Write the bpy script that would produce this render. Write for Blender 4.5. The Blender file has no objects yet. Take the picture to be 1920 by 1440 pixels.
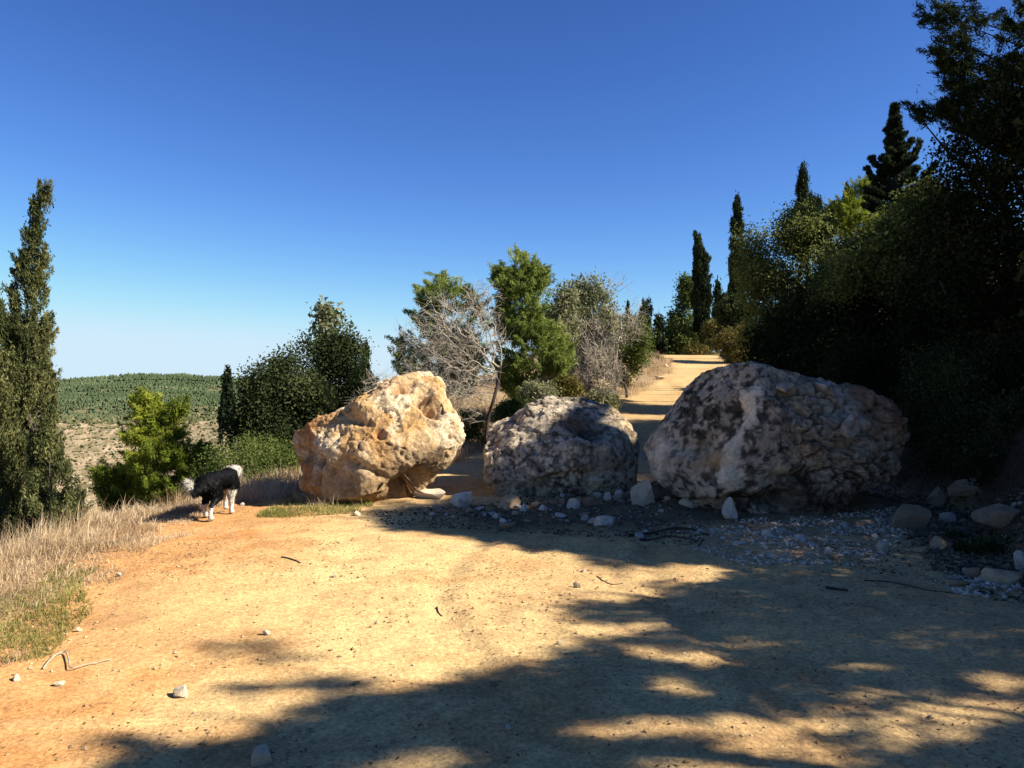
import bpy, bmesh, math, random
import numpy as np
from mathutils import Vector, Matrix, noise
from mathutils.kdtree import KDTree

random.seed(7)
RNG = np.random.default_rng(7)
sc = bpy.context.scene
col = sc.collection

# ------------------------------------------------------------------ camera
F, CX, HY, CH = 1507.0, 960.0, 700.0, 1.6      # focal length (px of a 1920 wide frame), axis, horizon row, eye height
cam_d = bpy.data.cameras.new('camera')
cam = bpy.data.objects.new('camera', cam_d)
col.objects.link(cam)
cam.location = (0, 0, CH)
cam.rotation_euler = (math.radians(90), 0, 0)
cam_d.sensor_width = 36.0
cam_d.lens = 36.0 * F / 1920.0
cam_d.shift_y = -(720.0 - HY) / 1920.0
cam_d.clip_start = 0.1
cam_d.clip_end = 6000
sc.camera = cam

# ------------------------------------------------------------------ sun, sky, exposure
SUN_EL, SUN_BACK = 36.0, 12.0                   # elevation; degrees behind the camera's right-hand axis
el, bk = math.radians(SUN_EL), math.radians(SUN_BACK)
S = np.array([math.cos(el) * math.cos(bk), -math.cos(el) * math.sin(bk), math.sin(el)])   # towards the sun
world = bpy.data.worlds.new('World')
sc.world = world
world.use_nodes = True
wn = world.node_tree.nodes; wl = world.node_tree.links
sky = wn.new('ShaderNodeTexSky')
sky.sky_type = 'NISHITA'
sky.sun_disc = False
sky.sun_elevation = el
sky.sun_rotation = math.radians(90.0 + SUN_BACK)
sky.altitude = 600
sky.air_density = 0.8
sky.dust_density = 0.0
sky.ozone_density = 6.0
# colour response of the sky: a little deeper and bluer than the raw model, channel by channel
sep = wn.new('ShaderNodeSeparateColor'); cmb = wn.new('ShaderNodeCombineColor')
wl.new(sky.outputs[0], sep.inputs[0])
for ch, (gam, gain) in enumerate(((1.50, 2.35), (1.38, 1.86), (1.22, 1.73))):
    m1 = wn.new('ShaderNodeMath'); m1.operation = 'MULTIPLY'; m1.inputs[1].default_value = 0.1159
    m2 = wn.new('ShaderNodeMath'); m2.operation = 'POWER'; m2.inputs[1].default_value = gam
    m3 = wn.new('ShaderNodeMath'); m3.operation = 'MULTIPLY'; m3.inputs[1].default_value = gain
    m4 = wn.new('ShaderNodeMath'); m4.operation = 'SMOOTH_MIN'; m4.inputs[1].default_value = (0.64, 0.83, 0.97)[ch]; m4.inputs[2].default_value = 0.5
    m5 = wn.new('ShaderNodeMath'); m5.operation = 'MULTIPLY'; m5.inputs[1].default_value = 1 / 0.1159
    for a_, b_ in ((sep.outputs[ch], m1), (m1.outputs[0], m2), (m2.outputs[0], m3), (m3.outputs[0], m4), (m4.outputs[0], m5)): wl.new(a_, b_.inputs[0])
    wl.new(m5.outputs[0], cmb.inputs[ch])
wl.new(cmb.outputs[0], wn['Background'].inputs['Color'])
wn['Background'].inputs['Strength'].default_value = 0.0505
sun_d = bpy.data.lights.new('sun', 'SUN')
sun_d.energy = 5.0
sun_d.angle = math.radians(0.7)
sun_d.color = (1.0, 0.93, 0.82)
sun = bpy.data.objects.new('sun', sun_d)
col.objects.link(sun)
sun.rotation_euler = Vector(S).to_track_quat('Z', 'Y').to_euler()
sun.location = (30, -8, 25)
sc.view_settings.view_transform = 'Standard'
sc.view_settings.look = 'None'
sc.view_settings.gamma = 1.0
sc.view_settings.use_curve_mapping = False
sc.view_settings.exposure = 1.2
sc.cycles.max_bounces = 5
sc.cycles.diffuse_bounces = 3
sc.cycles.transmission_bounces = 3
sc.cycles.transparent_max_bounces = 4

# ------------------------------------------------------------------ numpy noise
def _hash(ix, iy, iz, seed):
    h = (ix.astype(np.uint32) * np.uint32(374761393) + iy.astype(np.uint32) * np.uint32(668265263)
         + iz.astype(np.uint32) * np.uint32(2147483647) + np.uint32((seed * 974634777 + 12345) & 0xFFFFFFFF))
    h ^= h >> np.uint32(13); h *= np.uint32(1274126177); h ^= h >> np.uint32(16)
    h *= np.uint32(2246822519); h ^= h >> np.uint32(15)
    return h.astype(np.float64) / 4294967295.0

def vnoise(p, seed=0):
    p = np.asarray(p, float)
    i = np.floor(p).astype(np.int64); f = p - i
    f = f * f * f * (f * (f * 6 - 15) + 10)
    r = 0
    for a in (0, 1):
        for b in (0, 1):
            for c in (0, 1):
                w = (f[:, 0] if a else 1 - f[:, 0]) * (f[:, 1] if b else 1 - f[:, 1]) * (f[:, 2] if c else 1 - f[:, 2])
                r = r + w * _hash(i[:, 0] + a, i[:, 1] + b, i[:, 2] + c, seed)
    return r * 2 - 1

def fbm(p, octaves=4, gain=0.5, seed=0):
    p = np.asarray(p, float); a = 1.0; s = 0.0; t = 0.0
    for o in range(octaves):
        s = s + a * vnoise(p * (2.03 ** o) + 17.3 * o, seed + o); t += a; a *= gain
    return s / t

def ridged(p, octaves=4, gain=0.5, seed=0):
    p = np.asarray(p, float); a = 1.0; s = 0.0; t = 0.0
    for o in range(octaves):
        s = s + a * (1 - np.abs(vnoise(p * (2.03 ** o) + 11.1 * o, seed + o))); t += a; a *= gain
    return s / t

def worley(p, seed=0):
    p = np.asarray(p, float); i = np.floor(p).astype(np.int64)
    f1 = np.full(len(p), 9.0); f2 = np.full(len(p), 9.0); cid = np.zeros(len(p))
    for a in (-1, 0, 1):
        for b in (-1, 0, 1):
            for c in (-1, 0, 1):
                q = i + np.array([a, b, c])
                o = np.stack([_hash(q[:, 0], q[:, 1], q[:, 2], seed + k) for k in (1, 2, 3)], 1)
                d = np.linalg.norm(q + o - p, axis=1)
                h = _hash(q[:, 0], q[:, 1], q[:, 2], seed + 9)
                nearer = d < f1
                f2 = np.where(nearer, f1, np.minimum(f2, d))
                cid = np.where(nearer, h, cid); f1 = np.where(nearer, d, f1)
    return f1, f2, cid

def sstep(a, b, x):
    t = np.clip((np.asarray(x, float) - a) / (b - a), 0, 1)
    return t * t * (3 - 2 * t)

def xy0(x, y, k=1.0):
    x = np.asarray(x, float).ravel(); y = np.asarray(y, float).ravel()
    return np.stack([x * k, y * k, np.zeros_like(x) + 0.37], 1)

# ------------------------------------------------------------------ mesh helpers
def mesh_obj(name, V, faces, mat=None, parent=None, attrs=None, smooth=False, loc=(0, 0, 0)):
    V = np.asarray(V, np.float32) - np.asarray(loc, np.float32)
    if isinstance(faces, np.ndarray): faces = [faces]
    faces = [f for f in faces if len(f)]
    me = bpy.data.meshes.new(name)
    me.vertices.add(len(V)); me.vertices.foreach_set('co', V.ravel())
    li = np.concatenate([f.ravel() for f in faces]).astype(np.int32)
    tot = np.concatenate([np.full(len(f), f.shape[1], np.int32) for f in faces])
    st = np.concatenate([[0], np.cumsum(tot)[:-1]]).astype(np.int32)
    me.loops.add(len(li)); me.loops.foreach_set('vertex_index', li)
    me.polygons.add(len(tot)); me.polygons.foreach_set('loop_start', st); me.polygons.foreach_set('loop_total', tot)
    me.polygons.foreach_set('use_smooth', np.full(len(tot), bool(smooth)))
    for an, (dom, typ, arr) in (attrs or {}).items():
        a = me.attributes.new(an, typ, dom)
        arr = np.asarray(arr, np.float32)
        if typ == 'FLOAT': a.data.foreach_set('value', arr.ravel())
        else:
            if arr.shape[1] == 3: arr = np.concatenate([arr, np.ones((len(arr), 1), np.float32)], 1)
            a.data.foreach_set('color', arr.ravel())
    me.update(calc_edges=True)
    if mat: me.materials.append(mat)
    o = bpy.data.objects.new(name, me)
    col.objects.link(o)
    o.location = (0, 0, 0) if parent else loc
    if parent: o.parent = parent
    return o

def tag(o, label=None, cat=None, group=None, kind=None):
    if label: o['label'] = label
    if cat: o['category'] = cat
    if group: o['group'] = group
    if kind: o['kind'] = kind
    return o

def thing(name, loc, label, cat, group=None):
    o = bpy.data.objects.new(name, None)
    o.empty_display_size = 0.2
    col.objects.link(o); o.location = loc
    return tag(o, label, cat, group)

def icosphere(sub):
    bm = bmesh.new(); bmesh.ops.create_icosphere(bm, subdivisions=sub, radius=1.0)
    V = np.array([v.co[:] for v in bm.verts]); Fc = np.array([[v.index for v in f.verts] for f in bm.faces])
    bm.free(); return V / np.linalg.norm(V, axis=1)[:, None], Fc

def vnormals(V, Fc):
    n = np.cross(V[Fc[:, 1]] - V[Fc[:, 0]], V[Fc[:, 2]] - V[Fc[:, 0]])
    N = np.zeros_like(V)
    for k in range(3): np.add.at(N, Fc[:, k], n)
    return N / (np.linalg.norm(N, axis=1)[:, None] + 1e-12)

def unit(v):
    return v / (np.linalg.norm(v, axis=-1, keepdims=True) + 1e-12)

def frusta(P0, P1, r0, r1, n=5):
    """many short tapered tubes at once"""
    P0 = np.asarray(P0, float); P1 = np.asarray(P1, float)
    d = unit(P1 - P0)
    h = np.where(np.abs(d[:, 2:3]) > 0.9, np.array([[1.0, 0, 0]]), np.array([[0, 0, 1.0]]))
    a = unit(np.cross(d, h)); b = np.cross(d, a)
    t = np.arange(n) * 2 * np.pi / n
    ring = a[:, None, :] * np.cos(t)[None, :, None] + b[:, None, :] * np.sin(t)[None, :, None]
    V = np.concatenate([P0[:, None] + ring * np.asarray(r0)[:, None, None], P1[:, None] + ring * np.asarray(r1)[:, None, None]], 1)
    E = len(P0); base = (np.arange(E) * 2 * n)[:, None]
    k = np.arange(n); k2 = (k + 1) % n
    Q = np.stack([base + k, base + k2, base + n + k2, base + n + k], 2).reshape(-1, 4)
    return V.reshape(-1, 3), Q

def tube(pts, rad, n=7):
    """one continuous tapered tube along a polyline"""
    pts = np.asarray(pts, float); m = len(pts)
    d = unit(np.gradient(pts, axis=0))
    a = np.zeros_like(d); ref = np.array([0.31, 0.2, 0.93]) if abs(d[0][2]) < 0.8 else np.array([0.9, 0.3, 0.1])
    for i in range(m):
        ref = unit(ref - d[i] * np.dot(ref, d[i])); a[i] = ref
    b = np.cross(d, a); t = np.arange(n) * 2 * np.pi / n
    V = pts[:, None] + (a[:, None] * np.cos(t)[None, :, None] + b[:, None] * np.sin(t)[None, :, None]) * np.asarray(rad)[:, None, None]
    k = np.arange(n); k2 = (k + 1) % n
    Q = np.concatenate([np.stack([i * n + k, i * n + k2, (i + 1) * n + k2, (i + 1) * n + k], 1) for i in range(m - 1)])
    V = np.concatenate([V.reshape(-1, 3), pts[-1:]]); tip = len(V) - 1
    T = np.stack([(m - 1) * n + k, (m - 1) * n + k2, np.full(n, tip)], 1)
    return V, Q, T

def join(parts):
    """[(V, [face arrays]), ...] -> V, [faces by size]"""
    Vs, by, off = [], {}, 0
    for V, fs in parts:
        if isinstance(fs, np.ndarray): fs = [fs]
        for f in fs:
            if len(f): by.setdefault(f.shape[1], []).append(f + off)
        Vs.append(V); off += len(V)
    return np.concatenate(Vs), [np.concatenate(v) for v in by.values()]

def smooth_path(pts, n):
    pts = np.asarray(pts, float); t = np.linspace(0, 1, len(pts)); q = np.linspace(0, 1, n)
    out = []
    for i in range(3):
        # Catmull-Rom through the points
        p = np.concatenate([[2 * pts[0, i] - pts[1, i]], pts[:, i], [2 * pts[-1, i] - pts[-2, i]]])
        s = q * (len(pts) - 1); k = np.clip(np.floor(s).astype(int), 0, len(pts) - 2); u = s - k
        p0, p1, p2, p3 = p[k], p[k + 1], p[k + 2], p[k + 3]
        out.append(0.5 * (2 * p1 + (p2 - p0) * u + (2 * p0 - 5 * p1 + 4 * p2 - p3) * u * u + (3 * p1 - p0 - 3 * p2 + p3) * u ** 3))
    return np.stack(out, 1)

# ------------------------------------------------------------------ materials
def new_mat(name):
    m = bpy.data.materials.new(name); m.use_nodes = True
    nt = m.node_tree; nt.nodes.clear()
    out = nt.nodes.new('ShaderNodeOutputMaterial')
    return m, nt, out

def N(nt, typ, **kw):
    n = nt.nodes.new(typ)
    for k, v in kw.items():
        if k.startswith('i_'): n.inputs[k[2:].replace('_', ' ')].default_value = v
        else: setattr(n, k, v)
    return n

def leaf_mat(name, dark, mid, light, trans=0.35, gloss=0.0):
    m, nt, out = new_mat(name)
    at = N(nt, 'ShaderNodeAttribute', attribute_name='tint')
    rp = N(nt, 'ShaderNodeValToRGB')
    e = rp.color_ramp.elements
    e[0].position = 0.1; e[0].color = (*dark, 1); e[1].position = 0.95; e[1].color = (*light, 1)
    k = e.new(0.5); k.color = (*mid, 1)
    nt.links.new(at.outputs['Fac'], rp.inputs['Fac'])
    d = N(nt, 'ShaderNodeBsdfDiffuse'); t = N(nt, 'ShaderNodeBsdfTranslucent'); mx = N(nt, 'ShaderNodeMixShader')
    mx.inputs[0].default_value = trans
    nt.links.new(rp.outputs[0], d.inputs[0]); nt.links.new(rp.outputs[0], t.inputs[0])
    nt.links.new(d.outputs[0], mx.inputs[1]); nt.links.new(t.outputs[0], mx.inputs[2])
    last = mx
    if gloss:
        g = N(nt, 'ShaderNodeBsdfGlossy'); g.inputs['Roughness'].default_value = 0.45
        m2 = N(nt, 'ShaderNodeMixShader'); m2.inputs[0].default_value = gloss
        nt.links.new(mx.outputs[0], m2.inputs[1]); nt.links.new(g.outputs[0], m2.inputs[2]); last = m2
    nt.links.new(last.outputs[0], out.inputs[0])
    return m

def bark_mat(name, c1, c2, scale=30.0):
    m, nt, out = new_mat(name)
    tc = N(nt, 'ShaderNodeTexCoord')
    mp = N(nt, 'ShaderNodeMapping'); mp.inputs['Scale'].default_value = (1, 1, 0.25)
    nz = N(nt, 'ShaderNodeTexNoise', i_Scale=scale, i_Detail=5.0)
    mx = N(nt, 'ShaderNodeMix', data_type='RGBA')
    mx.inputs['A'].default_value = (*c1, 1); mx.inputs['B'].default_value = (*c2, 1)
    bp = N(nt, 'ShaderNodeBump', i_Strength=0.6, i_Distance=0.02)
    b = N(nt, 'ShaderNodeBsdfDiffuse')
    nt.links.new(tc.outputs['Object'], mp.inputs[0]); nt.links.new(mp.outputs[0], nz.inputs['Vector'])
    nt.links.new(nz.outputs['Fac'], mx.inputs['Factor']); nt.links.new(nz.outputs['Fac'], bp.inputs['Height'])
    nt.links.new(mx.outputs['Result'], b.inputs[0]); nt.links.new(bp.outputs[0], b.inputs['Normal'])
    nt.links.new(b.outputs[0], out.inputs[0])
    return m

def col_mat(name, fine=60.0, amt=0.35, bump=0.02, speck=0.0, speck_scale=90.0, coarse=9.0):
    """albedo from the 'col' attribute, broken up by fine grain, with bump"""
    m, nt, out = new_mat(name)
    at = N(nt, 'ShaderNodeAttribute', attribute_name='col')
    tc = N(nt, 'ShaderNodeTexCoord')
    n1 = N(nt, 'ShaderNodeTexNoise', i_Scale=fine, i_Detail=6.0, i_Roughness=0.65)
    n2 = N(nt, 'ShaderNodeTexNoise', i_Scale=coarse, i_Detail=8.0, i_Roughness=0.7)
    nt.links.new(tc.outputs['Object'], n1.inputs['Vector']); nt.links.new(tc.outputs['Object'], n2.inputs['Vector'])
    mr = N(nt, 'ShaderNodeMapRange'); mr.inputs['From Min'].default_value = 0.3; mr.inputs['From Max'].default_value = 0.7
    mr.inputs['To Min'].default_value = 1 - amt; mr.inputs['To Max'].default_value = 1 + amt
    nt.links.new(n1.outputs['Fac'], mr.inputs['Value'])
    mul = N(nt, 'ShaderNodeVectorMath', operation='SCALE')
    nt.links.new(at.outputs['Color'], mul.inputs[0]); nt.links.new(mr.outputs[0], mul.inputs['Scale'])
    b = N(nt, 'ShaderNodeBsdfDiffuse', i_Roughness=0.6)
    last = mul
    if speck:
        vo = N(nt, 'ShaderNodeTexVoronoi', i_Scale=speck_scale)
        nt.links.new(tc.outputs['Object'], vo.inputs['Vector'])
        ms = N(nt, 'ShaderNodeMapRange'); ms.inputs['To Min'].default_value = 1 - speck; ms.inputs['To Max'].default_value = 1 + speck
        sx = N(nt, 'ShaderNodeSeparateColor'); nt.links.new(vo.outputs['Color'], sx.inputs[0])
        nt.links.new(sx.outputs[0], ms.inputs['Value'])
        m2 = N(nt, 'ShaderNodeVectorMath', operation='SCALE')
        nt.links.new(mul.outputs[0], m2.inputs[0]); nt.links.new(ms.outputs[0], m2.inputs['Scale']); last = m2
    ad = N(nt, 'ShaderNodeMath', operation='ADD')
    nt.links.new(n1.outputs['Fac'], ad.inputs[0]); nt.links.new(n2.outputs['Fac'], ad.inputs[1])
    bp = N(nt, 'ShaderNodeBump', i_Strength=0.9); bp.inputs['Distance'].default_value = bump
    nt.links.new(ad.outputs[0], bp.inputs['Height'])
    nt.links.new(last.outputs[0], b.inputs[0]); nt.links.new(bp.outputs[0], b.inputs['Normal'])
    nt.links.new(b.outputs[0], out.inputs[0])
    return m

def tint_mat(name, dark, light):
    m, nt, out = new_mat(name)
    at = N(nt, 'ShaderNodeAttribute', attribute_name='tint')
    mx = N(nt, 'ShaderNodeMix', data_type='RGBA')
    mx.inputs['A'].default_value = (*dark, 1); mx.inputs['B'].default_value = (*light, 1)
    b = N(nt, 'ShaderNodeBsdfDiffuse')
    nt.links.new(at.outputs['Fac'], mx.inputs['Factor']); nt.links.new(mx.outputs['Result'], b.inputs[0])
    nt.links.new(b.outputs[0], out.inputs[0])
    return m

def stone_mat(name, c1, c2, c3):
    """loose stones: tone differs from stone to stone (object random), grain and stains inside each"""
    m, nt, out = new_mat(name)
    oi = N(nt, 'ShaderNodeObjectInfo'); tc = N(nt, 'ShaderNodeTexCoord')
    rp = N(nt, 'ShaderNodeValToRGB'); e = rp.color_ramp.elements
    e[0].color = (*c1, 1); e[1].color = (*c2, 1)
    nt.links.new(oi.outputs['Random'], rp.inputs['Fac'])
    va = N(nt, 'ShaderNodeVectorMath', operation='ADD')
    cb = N(nt, 'ShaderNodeCombineXYZ')
    ml = N(nt, 'ShaderNodeMath', operation='MULTIPLY'); ml.inputs[1].default_value = 40
    nt.links.new(oi.outputs['Random'], ml.inputs[0]); nt.links.new(ml.outputs[0], cb.inputs[0])
    nt.links.new(tc.outputs['Object'], va.inputs[0]); nt.links.new(cb.outputs[0], va.inputs[1])
    n1 = N(nt, 'ShaderNodeTexNoise', i_Scale=2.2, i_Detail=8.0, i_Roughness=0.7); nt.links.new(va.outputs[0], n1.inputs['Vector'])
    mr = N(nt, 'ShaderNodeMapRange'); mr.inputs['From Min'].default_value = 0.48; mr.inputs['From Max'].default_value = 0.72
    nt.links.new(n1.outputs['Fac'], mr.inputs['Value'])
    mx = N(nt, 'ShaderNodeMix', data_type='RGBA'); mx.inputs['B'].default_value = (*c3, 1)
    nt.links.new(mr.outputs[0], mx.inputs['Factor']); nt.links.new(rp.outputs[0], mx.inputs['A'])
    n2 = N(nt, 'ShaderNodeTexNoise', i_Scale=9.0, i_Detail=6.0, i_Roughness=0.7); nt.links.new(va.outputs[0], n2.inputs['Vector'])
    bp = N(nt, 'ShaderNodeBump', i_Strength=0.8); bp.inputs['Distance'].default_value = 0.02
    nt.links.new(n2.outputs['Fac'], bp.inputs['Height'])
    b = N(nt, 'ShaderNodeBsdfDiffuse', i_Roughness=0.6)
    nt.links.new(mx.outputs['Result'], b.inputs[0]); nt.links.new(bp.outputs[0], b.inputs['Normal'])
    nt.links.new(b.outputs[0], out.inputs[0])
    return m
# ------------------------------------------------------------------ terrain
def eL(y): return np.interp(y, [-30, 2, 5, 8, 9.5, 11, 14, 17, 22, 28, 33, 40, 48, 55, 60, 66, 72, 110, 300], [-3.6, -3.5, -3.6, -4.0, -4.1, -3.3, -1.6, 0.1, 1.9, 3.6, 5.1, 7.4, 9.3, 10.0, 10.1, 10.6, 14, 30, 60])
def eR(y): return np.interp(y, [-30, 2, 6, 9, 14, 17, 28, 40, 48, 60, 66, 72, 110, 300], [4.6, 4.2, 3.9, 4.9, 5.2, 5.6, 8.6, 11.6, 13.5, 15.4, 17, 22, 38, 75])

def H(x, y):
    x = np.asarray(x, float); y = np.asarray(y, float); shp = np.broadcast(x, y).shape
    x = np.broadcast_to(x, shp).ravel(); y = np.broadcast_to(y, shp).ravel()
    zr = np.interp(y, [-200, 12, 15, 18, 25, 32, 40, 50, 58, 66, 76, 110, 220], [-4, 0, .02, .09, .38, .82, 1.42, 2.24, 2.88, 3.15, 3.0, 1.5, -6])
    u = eL(y) - x; v = x - eR(y)
    z = zr + 0.62 * sstep(17, 25, y) * sstep(0.2, 2.2, u) * (1 - sstep(6, 14, u))
    u0 = np.interp(y, [0, 12, 16, 24, 80], [0.9, 0.9, 1.6, 6.5, 9])
    uu = np.maximum(u - u0, 0)
    z = z - 0.05 * np.clip(u + 1.2, 0, 2.5) * sstep(15, 11, y) - 90 * (1 - np.exp(-uu * 0.56 / 90)) - 0.02 * np.minimum(uu, 30)
    vv = np.maximum(v, 0)
    z = z + 0.75 * np.minimum(vv, 1.2) * sstep(0, 0.8, vv) + 22 * (1 - np.exp(-np.maximum(vv - 0.7, 0) * 0.40 / 22))
    off = np.maximum(np.maximum(u - 0.3, v), 0)
    big = np.minimum(off / 6, 1)
    z = z + big * 0.35 * fbm(xy0(x, y, 0.16), 3, seed=3) * np.minimum(1 + off / 40, 6)
    return z.reshape(shp)

def gpx(px, py, dmax=90.0):
    """where the sight line through a pixel meets the terrain"""
    d = np.concatenate([np.arange(2.2, 30, 0.01), np.arange(30, dmax, 0.05)])
    x = (px - CX) / F * d; z = CH + (HY - py) / F * d
    hit = np.nonzero(z <= H(x, d))[0]
    i = hit[0] if len(hit) else len(d) - 1
    return np.array([x[i], d[i], float(H(x[i], d[i]))])

def P(px, py, d): return np.array([(px - CX) / F * d, d, CH + (HY - py) / F * d])

def lines(segs):
    out = []
    for a, b, s in segs: out.append(np.arange(a, b, s))
    return np.concatenate(out)
def geo(a, b, s, g):
    o = [a]
    while o[-1] < b: o.append(o[-1] + s); s *= g
    return np.array(o)

gx = np.concatenate([-geo(5.0, 2600, 0.07, 1.11)[::-1], np.arange(-4.95, 4.8, 0.06), geo(4.8, 2600, 0.07, 1.11)])
gy = np.concatenate([-geo(-1.6, 800, 0.10, 1.12)[::-1] , np.arange(1.7, 12.0, 0.05), geo(12.0, 3600, 0.06, 1.045)])
gy = np.unique(np.round(gy, 4))
XX, YY = np.meshgrid(gx, gy)
ZZ = H(XX, YY)
xf, yf = XX.ravel(), YY.ravel()
uL = eL(yf) - xf + 0.35 * fbm(xy0(xf, yf, 0.7), 3, seed=5); vR = xf - eR(yf) + 0.3 * fbm(xy0(xf, yf, 0.7), 3, seed=6)
near = sstep(40, 18, yf)
dirt = sstep(0.5, -0.5, uL) * sstep(0.6, -0.4, vR)
# small relief: scuffed earth, wheel ruts that bend away, prints and clods
relief = (0.030 * fbm(xy0(xf, yf, 0.9), 3, seed=11) + 0.018 * fbm(xy0(xf, yf, 4.0), 4, 0.62, seed=12)
          + 0.020 * np.maximum(fbm(xy0(xf, yf, 7.0), 3, 0.6, seed=13) - 0.12, 0))
rut = 0
for off, w, dep in ((-0.55, 0.11, 0.024), (-0.33, 0.06, -0.012), (1.25, 0.12, 0.026), (1.02, 0.06, -0.010)):
    path = off + 0.10 * (yf - 6.5) ** 2 * (1 if off < 0 else 0.4) + 0.05 * np.sin(yf * 1.7)
    rut = rut - dep * np.exp(-((xf - path) / w) ** 2) * sstep(3.4, 5, yf) * sstep(9.4, 8, yf)
near2 = sstep(26, 14, yf) * sstep(-1.5, 0, yf)
rough = 1 + 2.0 * (1 - dirt)
zz = ZZ.ravel() + near2 * (relief * rough + rut * dirt)
# heaped spoil under and between the boulders; darkened too for the shaded gap
heap = np.exp(-((yf - 9.3 - 0.12 * (xf - 1)) / 0.75) ** 2) * sstep(-1.4, 0.4, xf) * sstep(5.6, 4.2, xf)
heap2 = np.exp(-((yf - 10.2) / 1.0) ** 2) * sstep(1.5, 2.0, xf) * sstep(5.0, 4.2, xf)
heap = np.maximum(heap, 0.9 * heap2)
zz = zz + 0.10 * heap2 + heap * (0.05 + 0.06 * fbm(xy0(xf, yf, 2.2), 4, 0.6, seed=21))
TERR_Z = zz.reshape(XX.shape)

def Hd(x, y):
    """terrain height with the small relief (bilinear in the built grid)"""
    x = np.atleast_1d(np.asarray(x, float)); y = np.atleast_1d(np.asarray(y, float))
    i = np.clip(np.searchsorted(gx, x) - 1, 0, len(gx) - 2); j = np.clip(np.searchsorted(gy, y) - 1, 0, len(gy) - 2)
    u = (x - gx[i]) / (gx[i + 1] - gx[i]); v = (y - gy[j]) / (gy[j + 1] - gy[j])
    Z = TERR_Z
    return (Z[j, i] * (1 - u) + Z[j, i + 1] * u) * (1 - v) + (Z[j + 1, i] * (1 - u) + Z[j + 1, i + 1] * u) * v

# albedo of the soil
n_big = fbm(xy0(xf, yf, 0.45), 4, seed=31); n_mid = fbm(xy0(xf, yf, 2.3), 4, 0.6, seed=32); n_fin = fbm(xy0(xf, yf, 11.0), 3, 0.6, seed=33)
sand = np.array([0.60, 0.41, 0.185]); red = np.array([0.41, 0.20, 0.072]); soil = np.array([0.20, 0.14, 0.085])
drygrass_soil = np.array([0.36, 0.265, 0.15]); grey = np.array([0.47, 0.315, 0.16])
def mixc(a, b, t): return a * (1 - t[:, None]) + b * t[:, None]
C = np.repeat(sand[None], len(xf), 0) * (1 + 0.34 * n_mid + 0.22 * n_fin)[:, None]
redness = np.clip(sstep(-0.7, -3.2, xf) * 0.85 + 0.5 * n_big + 0.25 * n_mid, 0, 1) * near
n_pat = fbm(xy0(xf, yf * 1.6, 1.3), 4, 0.65, seed=35)
C = mixc(C, red[None] * (1 + 0.3 * n_fin)[:, None], np.clip(redness + 0.38 * sstep(0.05, 0.4, n_pat) * near, 0, 1))
greyness = np.clip(sstep(0.5, 3.5, xf) * 0.55 + 0.35 * n_big, 0, 0.8) * near * dirt
C = mixc(C, grey[None] * (1 + 0.25 * n_mid)[:, None], greyness)
spoil_shade = np.clip(heap * 1.5 + 0.3 * n_mid * heap, 0, 1)  # dark spoil; under the largest boulder it stands for the gap's shade
C = mixc(C, np.array([[0.12, 0.088, 0.058]]) * (1 + 0.3 * n_fin)[:, None], spoil_shade * 0.92)
litter = np.clip(sstep(0.08, 0.34, n_mid + 0.5 * n_fin) * 0.6, 0, 1) * near
C = mixc(C, np.array([[0.24, 0.14, 0.07]]), litter * dirt * 0.7)
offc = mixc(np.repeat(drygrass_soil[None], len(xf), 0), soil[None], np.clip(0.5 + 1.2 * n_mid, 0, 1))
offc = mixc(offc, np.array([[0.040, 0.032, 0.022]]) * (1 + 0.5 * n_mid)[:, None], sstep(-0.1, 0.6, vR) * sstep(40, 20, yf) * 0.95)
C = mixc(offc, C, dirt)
C = np.clip(C, 0.01, 0.8)
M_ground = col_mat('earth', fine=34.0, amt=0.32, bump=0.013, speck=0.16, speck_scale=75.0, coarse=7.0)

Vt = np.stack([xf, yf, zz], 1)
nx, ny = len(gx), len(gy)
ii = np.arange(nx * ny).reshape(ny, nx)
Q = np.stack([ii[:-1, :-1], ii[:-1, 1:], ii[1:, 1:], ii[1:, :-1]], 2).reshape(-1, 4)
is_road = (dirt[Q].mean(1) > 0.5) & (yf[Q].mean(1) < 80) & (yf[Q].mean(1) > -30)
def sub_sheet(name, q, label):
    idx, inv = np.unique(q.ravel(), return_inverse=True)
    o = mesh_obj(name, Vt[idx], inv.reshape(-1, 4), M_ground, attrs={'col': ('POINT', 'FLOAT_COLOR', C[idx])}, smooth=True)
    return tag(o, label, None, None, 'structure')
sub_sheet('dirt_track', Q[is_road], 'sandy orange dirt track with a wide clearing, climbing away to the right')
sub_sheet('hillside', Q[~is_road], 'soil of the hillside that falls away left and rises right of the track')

# ------------------------------------------------------------------ the hill across the valley
fx = np.arange(-1150, 300, 5.0); fy = np.concatenate([np.arange(430, 668, 1.7), geo(668, 1500, 5.0, 1.05)])
FX, FY = np.meshgrid(fx, fy); a, b = FX.ravel(), FY.ravel()
def far_z(x, y):
    r = y
    pxl = CX + x / y * F
    top = np.interp(pxl, [-500, 60, 110, 180, 250, 330, 430, 520, 900], [-18, -12, -10, -6.0, -2.6, -3.2, -8.5, -13, -20])
    z = np.interp(r, [430, 480, 505, 560, 622, 650], [-95, -88, -82, -59, -37, -34])
    k = np.clip((r - 650) / 350, 0, 1)
    z = np.where(r > 650, -34 + (top + 34) * (k ** 0.8), z)
    z = np.where(r > 1000, top - (r - 1000) * 0.06, z)
    w = 9 * fbm(xy0(x, y, 0.012), 3, seed=41) * sstep(430, 520, r) * (1 - 0.6 * sstep(850, 1000, r))
    return z + w
fz = far_z(a, b)
slope_zone = sstep(640, 610, b) * sstep(440, 500, b)
st = 3.4
wob = 1.0 * fbm(xy0(a, b, 0.03), 3, seed=43)
q = (fz + wob) / st; fr = q - np.floor(q)
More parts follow.
